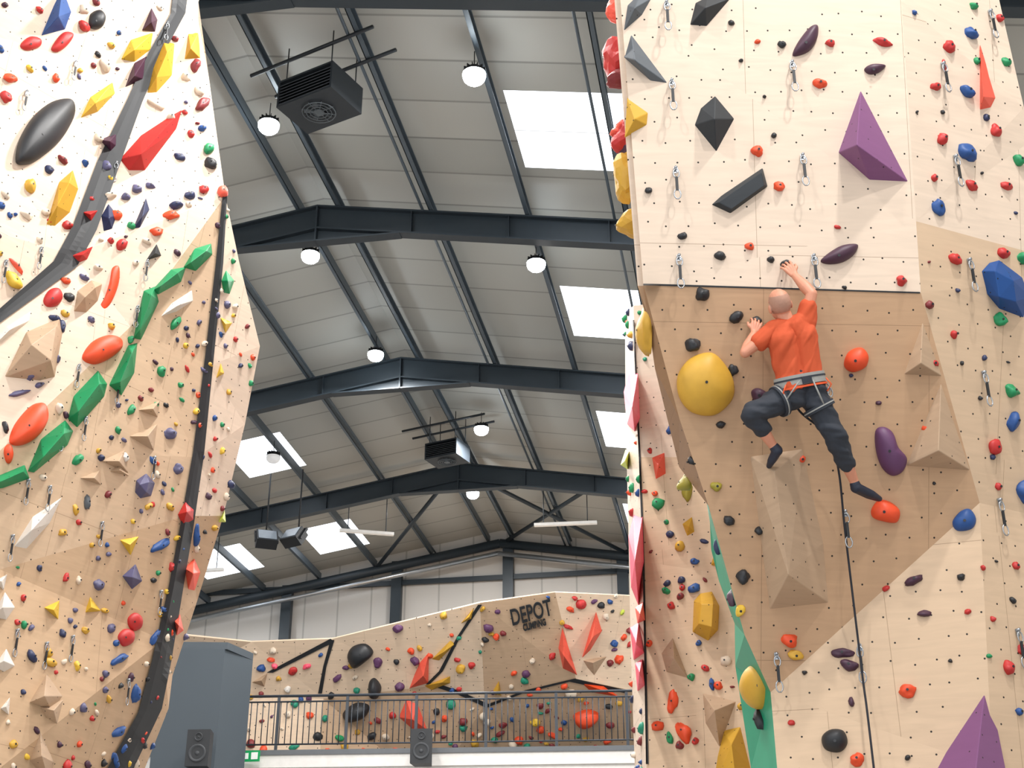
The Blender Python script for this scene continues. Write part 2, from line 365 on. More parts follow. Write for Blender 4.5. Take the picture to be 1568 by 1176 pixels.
dome(RT,[(1038,575),(1058,548),(1090,540),(1112,560),(1124,585),(1122,612),(1095,636),(1060,632),(1040,608)],0.17,'gold',9,(1082,585))
dome(RT,[(1340,660),(1352,653),(1366,662),(1374,684),(1388,702),(1382,722),(1366,729),(1350,716),(1341,690)],0.1,'purple')
dome(RT,[(1436,680),(1446,668),(1460,684),(1468,704),(1456,710),(1440,704)],0.09,'dpurple')
dome(RT,[(1213,84),(1222,64),(1240,42),(1252,40),(1251,60),(1240,78),(1222,86)],0.07,'dpurple')
dome(RT,[(1256,400),(1268,388),(1290,376),(1313,375),(1308,390),(1290,402),(1268,405)],0.07,'dpurple')
dome(RT,[(1323,106),(1335,99),(1356,101),(1345,112),(1330,114)],0.05,'dpurple')
dome(RT,[(1292,555),(1300,538),(1318,532),(1329,545),(1325,562),(1308,570),(1296,566)],0.1,'orange')
dome(RT,[(1334,780),(1345,766),(1362,768),(1377,782),(1372,800),(1350,798),(1336,792)],0.1,'orange')
dome(RT,[(1458,800),(1470,784),(1485,780),(1495,795),(1488,810),(1466,813)],0.07,'blue')
dome(RT,[(1258,1130),(1272,1118),(1292,1120),(1298,1138),(1286,1152),(1264,1148)],0.1,'black')
dome(RT,[(1150,1030),(1158,1016),(1168,1026),(1172,1055),(1168,1085),(1156,1080),(1148,1055)],0.13,'gold')
dome(RT,[(1150,600),(1160,594),(1174,602),(1172,616),(1156,616)],0.08,'dpurple')
R=[(1271,66,15,13,'red'),(1255,128,20,16,'orange'),(1160,64,9,8,'orange'),(1160,232,18,17,'orange'),(1193,286,18,15,'orange'),(1148,378,15,13,'orange'),
(1352,65,30,12,'red'),(1380,430,17,17,'red'),(1282,348,11,7,'red'),(1120,35,10,9,'black'),(1197,68,13,12,'black'),(1185,208,9,9,'black'),(993,292,12,10,'black'),
(1045,362,14,12,'black'),(1103,392,18,14,'black'),(1180,398,12,10,'black'),(1135,93,8,6,'black'),(1170,148,6,6,'black'),(1075,450,22,20,'black'),(1128,486,20,18,'black'),
(1061,528,23,22,'black'),(1122,567,15,18,'black'),(1104,650,14,12,'black'),(1060,705,12,14,'black'),(1116,797,19,16,'black'),(1138,882,22,22,'black'),(1163,812,15,14,'black'),(1345,617,9,7,'dpurple'),
(1183,827,20,18,'orange'),(1235,855,22,18,'orange'),(1227,703,14,14,'orange'),(1208,980,26,20,'orange'),(1420,657,18,18,'orange'),(1430,556,14,12,'red'),(1405,556,10,8,'red'),
(1215,902,18,14,'black'),(1097,744,16,14,'olive'),(1195,868,9,10,'olive'),(1218,1003,22,14,'gold'),(1303,1075,9,16,'dpurple'),(1400,888,28,13,'dpurple',20),(1415,940,20,10,'dpurple'),
(1290,1000,34,14,'dpurple',-5),(1300,1018,28,18,'dpurple'),(1357,901,11,9,'red'),(1482,937,11,8,'red'),(1390,1058,26,20,'orange'),(1212,1107,12,8,'red'),(1312,1163,22,20,'orange'),
(1520,948,9,9,'red'),(1390,1160,9,9,'black'),(1303,575,7,6,'navy'),(1485,52,22,20,'blue'),(1480,140,24,18,'blue'),(1480,235,28,28,'blue'),(1436,318,20,28,'blue'),(1551,645,22,30,'blue'),(1568,752,26,36,'blue'),
(1452,72,20,20,'red'),(1442,213,18,20,'red'),(1432,133,20,12,'red'),(1462,397,22,18,'red',-30),(1536,388,22,16,'red'),(1522,685,22,26,'red'),(1430,273,12,12,'red'),(1487,284,20,14,'red',-30),
(1524,200,18,18,'red'),(1540,285,20,14,'red'),(1460,512,14,14,'red'),(1528,745,12,12,'red'),(1495,93,11,13,'green'),(1540,95,16,14,'green'),(1558,246,22,18,'green'),(1530,490,20,22,'green'),
(1548,598,24,18,'green'),(1490,10,16,12,'green'),(1445,100,6,20,'red'),(1530,28,14,12,'red'),(1565,395,20,20,'green'),(1540,10,12,14,'green'),(1510,180,10,12,'navy'),(1507,548,8,9,'navy'),(1472,556,7,7,'black'),
(1500,610,7,8,'black'),(1466,445,9,6,'navy'),(1443,172,7,7,'black'),(1550,470,8,8,'black'),(1544,1022,20,22,'red'),(1565,995,18,16,'red'),(1505,870,9,8,'red'),(1519,700,9,9,'navy'),(1430,740,5,5,'black'),
(1165,1100,18,40,'black',15),(1123,915,16,30,'dpurple',20),(1133,935,14,18,'yellow'),(1100,838,10,22,'navy'),(1560,1090,14,12,'blue'),(1232,1030,8,8,'black'),(1455,1012,6,6,'black'),(1400,20,8,8,'blue'),(1293,440,8,6,'black')]
for q in R: hold(RT,q[0],q[1],q[2],q[3],q[4],q[5] if len(q)>5 else random.uniform(-20,20))
# holds on tower's hidden left flank peeking past the arete
def sidehold(u,v,F,w_,h_,col,facet=True,dx=0.12):
    SEED[0]+=1
    p=P(u,v,F); n=Vector((-cy,-sy,0)); 
    blob(HA[id(RT)],p,n,w_,h_,dx,0,PI[col],SEED[0],3,facet=facet)
for q in [(948,88,8.75,.3,.36,'red'),(950,15,8.7,.2,.2,'coral'),(957,120,8.7,.2,.16,'dred'),(962,210,8.9,.3,.24,'red'),(963,268,8.9,.3,.42,'gold'),(968,235,8.95,.2,.2,'dpurple'),(974,345,9.0,.28,.2,'gold'),(958,200,8.9,.2,.1,'coral')]:
    sidehold(*q)
for q in [(994,505,9.1,.35,.42,'gold'),(1056,738,9.75,.14,.14,'olive')]: sidehold(*q,facet=False,dx=.09)
# ---- middle wall
volume(MW,[(955,600),(964,566),(977,572),(980,640),(972,662),(960,650)],[(968,625)],0.3,'pink')
volume(MW,[(962,820),(970,785),(984,790),(986,860),(978,930),(966,900)],[(972,860)],0.3,'pink')
volume(MW,[(964,960),(978,952),(987,1000),(970,1012)],[(974,985)],0.22,'pink')
volume(MW,[(972,930),(985,920),(988,950),(976,955)],[(980,940)],0.2,'coral')
volume(MW,[(972,1015),(984,1008),(988,1050),(976,1060)],[(979,1030)],0.2,'pink')
volume(MW,[(950,712),(958,688),(964,690),(962,720)],[(957,705)],0.12,'lime')
volume(MW,[(1062,920),(1072,908),(1090,905),(1102,928),(1100,965),(1084,982),(1060,968)],[(1074,925,.2),(1092,925,.2),(1090,960,.2),(1070,955,.2)],0.2,'gold')
volume(MW,[(1108,1118),(1134,1112),(1150,1176),(1150,1215),(1090,1215),(1098,1160)],[(1120,1140,.25),(1126,1190,.25)],0.2,'gold')
volume(MW,[(1075,1060),(1128,1074),(1102,1146),(1080,1108)],[(1094,1088)],0.25,'wood')
volume(MW,[(1044,802),(1060,790),(1064,815),(1052,822)],[(1055,806)],0.1,'gold')
volume(MW,[(1098,830),(1106,870),(1088,866)],[(1096,858)],0.1,'gold')
volume(MW,[(1012,1000),(1030,975),(1042,1010),(1055,1040),(1020,1030)],[(1032,1008)],0.18,'wood')
volume(MW,[(998,700),(1018,692),(1020,726),(1004,735)],[(1008,712)],0.16,'coral')
for q in [(1052,752,16,30,'olive'),(1030,1075,16,38,'orange'),(1046,1120,22,32,'orange'),(1053,752,10,10,'olive'),(1040,1142,12,12,'dred'),(1035,590,8,8,'green'),(1020,800,8,8,'green'),(1003,756,9,9,'orange'),(995,690,8,10,'red'),
 (1065,1135,12,12,'red'),(1070,985,10,10,'blue'),(1020,905,14,10,'green'),(1028,928,12,12,'red'),(1045,900,8,12,'red'),(1064,860,14,10,'blue'),(1058,1037,12,12,'green'),(1026,1130,10,18,'green'),(1100,1050,14,12,'orange'),(1090,1048,8,20,'blue')]:
    hold(MW,*q,ang=random.uniform(-30,30))
# ---- left wall
for b,a in [([(280,410),(298,380),(324,372),(326,390),(300,416)],[(292,402,.12),(316,384,.12)]),
 ([(231,446),(262,412),(286,408),(278,432),(242,452)],[(246,438,.13),(272,418,.13)]),
 ([(203,520),(220,445),(238,438),(244,462),(216,522)],[(214,505,.14),(232,452,.14)]),
 ([(166,590),(196,528),(211,524),(206,572),(186,607)],[(184,585,.15),(202,540,.15)]),
 ([(103,642),(112,606),(150,566),(165,588),(160,608),(118,656)],[(120,630,.17),(152,588,.16)]),
 ([(42,722),(62,672),(100,642),(113,660),(104,682),(52,724)],[(66,700,.18),(98,664,.16)]),
 ([(-30,752),(-20,735),(38,711),(46,733),(5,748)],[(0,738,.14),(36,722,.12)])]:
    volume(LW,b,a,0.15,'green')
volume(LW,[(62,56),(82,8),(96,-20),(110,18),(100,46)],[(90,25)],0.2,'blue')
volume(LW,[(184,92),(200,60),(236,48),(232,76),(206,96)],[(206,76)],0.14,'yellow')
volume(LW,[(222,148),(234,100),(250,62),(268,66),(264,116),(240,146)],[(240,118,.14),(256,80,.14)],0.16,'gold')
volume(LW,[(122,182),(138,148),(174,124),(178,142),(150,172)],[(146,158)],0.14,'yellow')
volume(LW,[(70,346),(90,278),(112,259),(121,290),(108,326),(84,348)],[(88,315,.14),(106,280,.12)],0.16,'gold')
volume(LW,[(282,92),(288,50),(304,50),(308,90)],[(292,74)],0.12,'gold')
volume(LW,[(182,244),(216,206),(286,160),(272,196),(222,262),(196,262)],[(216,236)],0.2,'red')
volume(LW,[(188,138),(206,95),(226,84),(222,122)],[(206,116)],0.15,'dpurple')
volume(LW,[(216,48),(232,10),(242,30),(238,50)],[(232,34)],0.12,'dpurple')
volume(LW,[(152,214),(180,202),(182,226),(170,236)],[(168,216)],0.12,'dpurple')
volume(LW,[(118,322),(154,320),(140,342)],[(138,328)],0.1,'red')
volume(LW,[(104,392),(144,376),(134,398),(118,404)],[(126,390)],0.1,'red')
volume(LW,[(154,330),(166,310),(180,328),(172,352),(158,356)],[(167,334)],0.1,'navy')
volume(LW,[(202,352),(224,300),(230,320),(214,350)],[(218,332)],0.1,'navy')
volume(LW,[(222,400),(240,372),(248,392)],[(238,388)],0.1,'black')
volume(LW,[(-20,540),(10,500),(50,474),(48,490),(10,516)],[(15,505)],0.1,'white')
volume(LW,[(244,486),(262,464),(296,442),(298,460),(270,478)],[(272,468)],0.1,'white')
volume(LW,[(20,838),(50,790),(98,758),(78,800),(40,842)],[(48,812)],0.14,'white')
volume(LW,[(112,478),(118,445),(140,428),(158,434),(150,462),(132,480)],[(130,455,.16),(146,440,.14)],0.16,'wood')
volume(LW,[(6,578),(24,540),(40,508),(92,486),(96,510),(84,578),(60,584)],[(48,528,.26),(78,552,.24),(86,500,.2)],0.25,'wood')
volume(LW,[(196,668),(242,648),(236,692)],[(226,668)],0.14,'wood')
volume(LW,[(152,706),(192,688),(198,726)],[(182,706)],0.12,'wood')
volume(LW,[(120,732),(154,718),(156,744)],[(144,732)],0.1,'wood')
volume(LW,[(210,628),(246,612),(242,640)],[(234,626)],0.12,'wood')
volume(LW,[(166,722),(184,708),(200,730)],[(184,720)],0.08,'wood')
volume(LW,[(182,826),(214,820),(200,852)],[(199,834)],0.1,'yellow')
volume(LW,[(66,930),(92,918),(90,950)],[(82,934)],0.1,'yellow')
volume(LW,[(128,940),(138,912),(156,936)],[(140,930)],0.1,'yellow')
volume(LW,[(336,484),(357,494),(345,512)],[(345,496)],0.08,'yellow')
volume(LW,[(330,580),(338,554),(344,572)],[(338,570)],0.08,'yellow')
volume(LW,[(334,800),(344,780),(346,800)],[(341,794)],0.08,'lime')
volume(LW,[(186,882),(208,862),(219,890),(202,904)],[(203,884)],0.12,'slate')
volume(LW,[(206,755),(208,735),(224,724),(238,740),(232,760),(214,764)],[(214,742,.1),(228,738,.1),(224,754,.1)],0.1,'slate')
volume(LW,[(282,870),(298,852),(310,876),(298,906),(288,904)],[(296,878)],0.14,'coral')
volume(LW,[(272,788),(284,766),(300,780),(298,798),(280,806)],[(286,784)],0.12,'red')
volume(LW,[(266,950),(276,940),(282,966),(270,975)],[(274,958)],0.1,'coral')
volume(LW,[(338,430),(346,412),(360,430),(352,452),(342,450)],[(349,430)],0.1,'green')
volume(LW,[(44,1076),(72,1030),(97,1066),(80,1090)],[(68,1066)],0.2,'wood')
volume(LW,[(60,1082),(98,1070),(88,1110),(70,1100)],[(82,1088)],0.14,'wood')
volume(LW,[(-14,945),(8,905),(24,930),(10,950)],[(4,930)],0.16,'white')
volume(LW,[(-10,1020),(10,992),(24,1020),(6,1030)],[(6,1012)],0.14,'white')
volume(LW,[(44,1165),(62,1120),(84,1168),(76,1200)],[(64,1158)],0.16,'wood')
volume(LW,[(-10,890),(12,878),(6,905)],[(2,890)],0.1,'white')
volume(LW,[(0,1085),(16,1066),(14,1096)],[(9,1082)],0.1,'white')
dome(LW,[(25,247),(30,215),(50,180),(80,155),(112,148),(118,168),(104,200),(84,225),(56,246),(38,252)],0.16,'black',8,(66,205))
dome(LW,[(136,40),(138,22),(152,15),(160,26),(155,42),(144,45)],0.09,'black')
dome(LW,[(125,548),(140,524),(165,514),(184,520),(185,535),(166,550),(142,558)],0.12,'orange')
dome(LW,[(14,678),(24,650),(48,622),(66,618),(70,642),(56,668),(34,682)],0.14,'orange')
dome(LW,[(66,460),(74,445),(88,442),(95,455),(88,468),(72,470)],0.08,'red')
dome(LW,[(148,476),(160,455),(168,430),(172,410),(182,408),(182,432),(172,460),(156,482)],0.05,'orange')
dome(LW,[(8,705),(6,688),(14,680),(18,695),(14,710)],0.06,'orange')
dome(LW,[(195,948),(206,938),(216,946),(214,962),(200,966)],0.07,'red')
dome(LW,[(180,975),(190,963),(203,968),(202,984),(188,990)],0.07,'red')
dome(LW,[(30,70),(45,56),(62,60),(60,72),(40,78)],0.06,'red')
dome(LW,[(78,74),(96,50),(112,52),(104,68),(88,80)],0.06,'red')
L=[(245,835,40,14,'blue',40),(182,1010,38,13,'blue',30),(207,1062,18,32,'blue'),(180,1120,34,13,'blue',35),(237,975,13,30,'blue'),(300,820,13,30,'blue'),(175,1165,26,14,'blue',-40),
(260,664,28,18,'slate'),(272,718,18,16,'slate'),(133,768,12,22,'grey',20),(150,895,20,16,'slate'),(95,970,12,14,'navy'),(120,888,10,12,'cream'),(268,495,12,26,'green'),(247,568,14,18,'green'),
(201,628,11,22,'green'),(118,705,14,26,'green'),(200,520,10,14,'green'),(238,620,9,14,'green'),(128,40,20,16,'red'),(60,180,14,10,'orange'),(15,120,26,14,'orange',20),(8,150,18,20,'red'),(85,120,12,14,'orange'),(45,105,14,8,'yellow'),
(60,15,14,10,'red'),(0,75,12,10,'blue'),(160,100,16,22,'cream'),(170,70,14,10,'gold'),(285,118,14,14,'cream'),(240,160,30,14,'cream',-20),(262,180,14,12,'cream'),(150,212,16,14,'cream'),(300,100,14,22,'dred'),(310,160,14,30,'dred'),
(305,138,16,20,'cream'),(292,205,10,14,'red'),(275,240,18,12,'navy'),(322,250,20,18,'black'),(320,228,14,20,'green'),(312,290,14,18,'red'),(340,295,18,22,'coral'),(290,300,18,14,'navy',30),(268,315,22,14,'navy',30),(262,330,26,14,'orange',30),
(45,285,20,22,'gold'),(75,260,16,12,'navy'),(95,245,16,12,'dred'),(130,250,12,10,'blue'),(70,325,14,12,'cream'),(40,330,22,12,'cream'),(15,330,10,8,'blue'),(102,345,18,14,'red',20),(192,302,14,14,'slate'),(210,290,16,14,'slate'),(230,285,14,10,'slate'),
(170,300,20,12,'cream'),(178,330,18,16,'orange'),(185,375,14,24,'red',-20),(200,345,12,14,'green'),(240,355,22,14,'orange',30),(225,370,14,10,'cream'),(140,305,14,10,'red'),(20,430,30,24,'yellow'),(25,408,30,8,'coral',-30),(100,430,18,12,'orange'),
(95,500,10,20,'navy'),(70,522,14,14,'slate'),(62,545,22,14,'slate'),(45,575,14,16,'slate'),(88,550,10,14,'slate'),(30,602,34,8,'slate',30),(60,590,18,8,'slate'),(8,655,10,18,'black'),(90,625,12,20,'cream'),(170,500,12,12,'gold'),(105,455,16,14,'black'),
(140,490,14,10,'slate'),(150,410,16,12,'cream'),(128,425,16,10,'slate'),(300,630,8,12,'yellow'),(302,530,6,8,'navy'),(180,620,9,10,'slate'),(215,610,10,9,'dred'),(170,670,8,8,'navy'),(150,690,10,8,'gold'),(190,700,14,14,'white'),
(120,800,9,9,'red'),(115,780,9,18,'gold'),(95,815,14,10,'gold'),(140,835,8,8,'gold'),(150,855,8,8,'slate'),(60,870,10,10,'navy'),(100,885,9,14,'red'),(35,915,10,12,'red'),(75,1000,10,14,'gold'),(107,950,8,10,'slate'),(85,1030,7,7,'red'),
(130,965,14,10,'gold'),(160,935,14,8,'gold'),(118,1020,12,14,'yellow'),(155,1040,8,8,'dred'),(110,1090,12,10,'cream'),(35,1060,8,8,'navy'),(20,1140,14,12,'gold'),(90,1140,10,10,'dpurple'),(140,1100,10,10,'red'),(225,1040,8,8,'black'),
(262,868,10,14,'red'),(300,840,10,12,'cream'),(318,760,12,10,'dpurple'),(325,720,8,8,'orange'),(340,690,8,12,'yellow'),(310,700,6,8,'navy'),(328,640,10,9,'blue'),(350,600,9,9,'gold'),(368,560,7,9,'navy'),(360,520,8,8,'red'),(378,500,7,9,'dred'),
(382,560,6,8,'green'),(340,650,8,8,'green'),(360,470,9,12,'cream'),(345,530,8,9,'slate'),(356,400,8,10,'green'),(330,460,8,8,'cream'),(318,590,6,6,'red')]
for q in L: hold(LW,q[0],q[1],q[2],q[3],q[4],q[5] if len(q)>5 else random.uniform(-35,35),d=None)
# ---- boulder wall
volume(BW,[(891,1008),(905,960),(913,936),(922,966),(904,996)],[(908,975)],0.45,'coral')
volume(BW,[(855,992),(861,960),(884,1034),(862,1024)],[(864,1005)],0.45,'coral')
volume(BW,[(625,1056),(642,1015),(657,998),(656,1046)],[(648,1035)],0.4,'coral')
volume(BW,[(610,1098),(622,1070),(640,1078),(655,1118),(640,1124)],[(632,1102)],0.3,'coral')
volume(BW,[(660,1010),(690,980),(698,985),(672,1012)],[(680,998)],0.2,'gold')
volume(BW,[(705,955),(726,930),(722,948)],[(718,945)],0.2,'gold')
volume(BW,[(650,1050),(690,1035),(690,1046),(660,1058)],[(676,1045)],0.2,'gold')
volume(BW,[(752,1062),(764,1042),(768,1066)],[(762,1058)],0.2,'gold')
volume(BW,[(385,1045),(410,1030),(405,1052)],[(400,1042)],0.2,'wood')
volume(BW,[(888,1010),(930,1005),(910,1035)],[(908,1015)],0.2,'wood')
volume(BW,[(890,1046),(925,1050),(950,1068),(905,1060)],[(920,1056)],0.2,'orange')
dome(BW,[(532,1005),(540,990),(560,985),(572,998),(560,1012),(542,1022)],0.3,'black')
dome(BW,[(565,1045),(574,1038),(584,1052),(578,1068),(566,1064)],0.3,'black')
dome(BW,[(525,1092),(545,1076),(565,1080),(560,1096),(535,1104)],0.3,'black')
dome(BW,[(878,1095),(900,1086),(918,1094),(905,1108),(886,1110)],0.3,'orange')
for q in [(610,962,14,14,'purple'),(578,1015,14,16,'purple'),(612,1052,14,14,'purple'),(636,1012,12,14,'purple'),(560,965,10,8,'gold'),(700,1010,10,8,'red'),(705,1025,16,14,'gold'),(760,975,10,10,'orange'),(755,1060,8,8,'purple'),
 (815,1012,10,8,'cream'),(845,1005,10,14,'red'),(870,960,16,6,'red'),(880,916,9,6,'red'),(948,1010,14,14,'orange'),(940,985,12,10,'blue'),(953,938,6,10,'lime'),(420,1020,10,10,'pink'),
 (448,1028,12,14,'red'),(470,1020,14,8,'pink'),(415,1010,12,8,'orange'),(475,1095,12,10,'orange'),(520,1130,14,10,'green'),(498,1100,10,10,'teal'),(440,1055,10,10,'white'),(590,1128,12,12,'cream'),(680,1100,12,10,'orange'),(820,1105,16,12,'yellow'),
 (770,1110,14,10,'dred'),(845,1125,14,10,'orange'),(935,1110,14,10,'dred')]:
    hold(BW,*q,ang=random.uniform(-40,40))
for q in [(795,948),(812,944),(830,940),(820,958)]: BW.used.append((BW.hit(*q)[0],.36))
# random small filler holds, scattered over each wall's own surface (area-weighted, real wall coords)
def scatter(w,count,cols,smin,smax,zmin,gap,facepred=None):
    tris=[]; tot=0
    for p in w.me.polygons:
        a,b,c=[w.me.vertices[i].co for i in p.vertices]
        if p.material_index==4: continue
        tot+=p.area; tris.append((tot,a,b,c,p.normal.copy()))
    n=0; tries=0
    while n<count and tries<count*30:
        tries+=1; r=random.random()*tot
        for t in tris:
            if r<=t[0]: break
        s,k=random.random(),random.random()
        if s+k>1: s,k=1-s,1-k
        q=t[1]+(t[2]-t[1])*s+(t[3]-t[1])*k; nn=t[4]
        if q.z<zmin: continue
        if any((q-o).length<rr+gap for o,rr in w.used): continue
        if facepred and not facepred(q): continue
        if nn.dot(CAM-q)<0: nn=-nn
        W=random.uniform(smin,smax)*random.choice((1,1,1.4)); H=W*random.uniform(.5,1.1)
        w.used.append((q,W/2)); SEED[0]+=1; n+=1
        blob(HA[id(w)],q,nn,W,H,0.4*min(W,H)+.01,random.uniform(-.9,.9),PI[random.choice(cols)],SEED[0],2)
def xr(p): # lateral ratio seen from the camera
    q=p-CAM; fw=q.dot(Vector((-sy,cy,0))); return q.dot(Vector((cy,sy,0)))/fw
scatter(LW,430,['red','orange','gold','cream','blue','navy','slate','green','dred','black','cream','dpurple','yellow','slate'],.045,.09,2.2,.03,lambda p: xr(p)>-0.47)
scatter(MW,190,['red','orange','green','green','blue','gold','dred','navy','cream','teal'],.05,.10,2.2,.03)
scatter(RT,60,['red','black','navy','green','dred','black'],.03,.055,2.2,.1,lambda p: xr(p)>0.335)
scatter(RT,45,['red','black','orange','dpurple','black','green'],.06,.12,2.2,.2,lambda p: p.z>9.3 or p.z<2.9)
scatter(BW,250,['red','orange','purple','gold','blue','black','teal','cream','cream','dred','orange'],.09,.19,7.3,.05)
# hand holds under climber's hands
hold(RT,1204,404,16,12,'black'); hold(RT,1158,492,16,14,'black')
for w,nm in [(RT,'climbing_holds'),(MW,'climbing_holds'),(LW,'climbing_holds'),(BW,'bouldering_holds')]: HA[id(w)].build(nm,PM)
# ---------------------------------------------------------------- quickdraws
QA=Acc()
def quickdraw(w,u,v,s=1.0):
    p,n=w.hit(u,v); r,_=frame(n); r=r.normalized(); dn=Vector((0,0,-1)); c=p+n*0.03
    QA.tube([p-n*.01,p+n*.035],.012,6,1); QA.box(p+n*.012+dn*.02,.03,.006,.05,1,Matrix((r,n,dn)).transposed())
    def biner(c0,L,W):
        QA.tube([c0+r*(math.cos(a)*W/2)+dn*(L/2+math.sin(a)*L/2) for a in [k*math.pi/5 for k in range(10)]],.0055*s,5,1,closed=True)
    biner(c+dn*.015*s,.08*s,.045*s)
    QA.box(c+dn*(.145*s),.02*s,.012,.12*s,0,Matrix((r,n,dn)).transposed())
    biner(c+dn*.195*s,.085*s,.05*s)
for u,v in [(1020,4),(1028,124),(1034,258),(1039,392),(1212,96),(1228,238),(1245,392),(1442,98),(1461,240),(1482,398),(1514,18),(1504,570),(1528,765),(1188,1000),(1293,782),(1316,988),(1556,965)]:
    quickdraw(RT,u,v)
for u,v in [(115,95),(40,140),(62,380),(255,35),(95,655),(75,745),(18,820),(180,585),(210,470),(120,560),(42,735),(110,975),(70,985),(155,800),(235,700),(245,905),(195,1040),(225,400),(25,965),(130,640),(178,250),(8,400)]:
    quickdraw(LW,u,v,.9)
QA.build('quickdraws',[BLACK,ALU])
# ---------------------------------------------------------------- roof & frames
RX=-6.9; RZ=CZ+13.4; SL=0.167; XL=-20.5; XR=6.7
def roofz(x): return RZ-SL*abs(x-RX)
def roofpt(u,v,drop):
    r=ray(u,v)
    for s in (1,-1):
        t=(RZ-drop+SL*s*RX-CZ)/(r.z+SL*s*r.x); p=CAM+r*t
        if (p.x-RX)*s>=-0.01: return p
    return p
FY=[7.85,13.83,19.8,25.8,31.77]; GY=37.75
m_,nt,b=base('roof_liner_sheet',0.55)
tc=nt.nodes.new('ShaderNodeTexCoord'); s=nt.nodes.new('ShaderNodeSeparateXYZ'); nt.links.new(tc.outputs['Object'],s.inputs[0])
ln=M(nt,'LESS_THAN',M(nt,'FRACT',M(nt,'DIVIDE',s.outputs[1],1.0)),0.045)
wn=nt.nodes.new('ShaderNodeTexWhiteNoise'); wn.noise_dimensions='1D'; nt.links.new(M(nt,'FLOOR',s.outputs[1]),wn.inputs['W'])
no=nt.nodes.new('ShaderNodeTexNoise'); no.inputs['Scale'].default_value=0.35; nt.links.new(tc.outputs['Object'],no.inputs['Vector'])
c=mixc(nt,M(nt,'ADD',M(nt,'MULTIPLY',wn.outputs['Value'],.5),M(nt,'MULTIPLY',no.outputs['Fac'],.5)),lin((162,163,158)),lin((188,188,182)))
c=mixc(nt,M(nt,'MULTIPLY',ln,.5),c,lin((96,95,92))); nt.links.new(c,b.inputs['Base Color']); LINER=m_
m_,nt,b=base('gable_cladding',0.55)
tc=nt.nodes.new('ShaderNodeTexCoord'); s=nt.nodes.new('ShaderNodeSeparateXYZ'); nt.links.new(tc.outputs['Object'],s.inputs[0])
ln=M(nt,'LESS_THAN',M(nt,'FRACT',M(nt,'ADD',M(nt,'DIVIDE',s.outputs[0],1.0),M(nt,'DIVIDE',s.outputs[1],1.0))),0.05)
c=mixc(nt,M(nt,'MULTIPLY',ln,.45),lin((196,194,190)),lin((120,120,118))); nt.links.new(c,b.inputs['Base Color']); CLAD=m_
SKY=emitm('skylight_glazing',(240,247,255),2.6)
SKX=(-3.05,0.3); SKL=(-15.3,-13.6,-11.95,-10.5)
skr=[]
for (ua,va,vb) in ((800,139,256),(895,440,515),(935,631,684)):
    skr.append((roofpt(ua,va,-.33).y, roofpt(ua,vb,-.33).y))
skr=[(min(a,b),max(a,b)) for a,b in skr]
skr=skr+[(skr[2][0]+5.97,skr[2][1]+5.97)]
skr=[x for x in skr if x[1]<GY]; skl=list(skr)
def roof(name,x0,x1,sk,skx):
    a=Acc(); ys=sorted(set([-2.0,GY]+[y for q in sk for y in q])); xs=sorted([x0,x1]+list(skx))
    for i in range(len(ys)-1):
        for j in range(len(xs)-1):
            ym=(ys[i]+ys[i+1])/2; xm=(xs[j]+xs[j+1])/2
            issk=any(q[0]<ym<q[1] for q in sk) and any(skx[k]<xm<skx[k+1] for k in range(0,len(skx),2))
            a.add([(x,y,roofz(x)+.33) for x,y in ((xs[j],ys[i]),(xs[j+1],ys[i]),(xs[j+1],ys[i+1]),(xs[j],ys[i+1]))],[(3,2,1,0)],1 if issk else 0)
            if issk: # glazing bars
                y=ys[i]+1.0
                while y<ys[i+1]-.3:
                    a.add([(xx,yy,roofz(xx)+.325) for xx,yy in ((xs[j],y),(xs[j+1],y),(xs[j+1],y+.03),(xs[j],y+.03))],[(3,2,1,0)],2); y+=1.0
    return a.build(name,[LINER,SKY,mat('glazing_bar_'+name,(215,218,220),.5,emit=.6)])
roof('ceiling',RX,XR,skr,SKX); roof('ceiling_west',XL,RX,skl,SKL)
# portal frames
def rafter(name,y):
    a=Acc()
    for s,xe in ((1,XR),(-1,XL)):
        p0=Vector((RX,y,RZ)); p1=Vector((xe,y,roofz(xe)))
        def bar(z0,z1,w):
            vs=[]
            for p in (p0,p1):
                for yy in(-w/2,w/2):
                    for z in(z0,z1): vs.append(Vector((p.x,p.y+yy,p.z+z)))
            a.add(vs,[(0,1,3,2),(4,6,7,5),(0,4,5,1),(2,3,7,6),(0,2,6,4),(1,5,7,3)])
        bar(-.03,0,.2); bar(-.48,-.45,.2); bar(-.45,-.03,.014)
        L=1.5*s
        vs=[]
        for yy in(-.1,.1): vs+= [Vector((RX,y+yy,RZ-.74)),Vector((RX+L,y+yy,roofz(RX+L)-.49)),Vector((RX+L,y+yy,roofz(RX+L)-.46)),Vector((RX,y+yy,RZ-.71))]
        a.add(vs,[(0,1,2,3),(7,6,5,4),(0,4,5,1),(1,5,6,2),(2,6,7,3),(3,7,4,0)])
        vs=[]
        for yy in(-.008,.008): vs+= [Vector((RX,y+yy,RZ-.73)),Vector((RX+L,y+yy,roofz(RX+L)-.46)),Vector((RX,y+yy,RZ-.44))]
        a.add(vs,[(0,1,2),(5,4,3),(0,3,4,1),(1,4,5,2),(2,5,3,0)])
        a.box((xe-s*.2,y,roofz(xe)/2-.1),.4,.2,roofz(xe)-.2)
    a.box((RX,y,RZ-.38),.03,.22,.72)
    for k in range(1,7):
        for s in (1,-1):
            x=RX+s*k*1.7
            if XL<x<XR: a.box((x,y,roofz(x)-.24),.012,.18,.42)
    return a.build(name,[STEEL])
for y in FY: rafter('portal_frame',y)
pa=Acc()
pxs=[RX+.33,RX-.33]+[RX+s*(.33+1.68*k) for s in(1,-1) for k in range(1,9)]
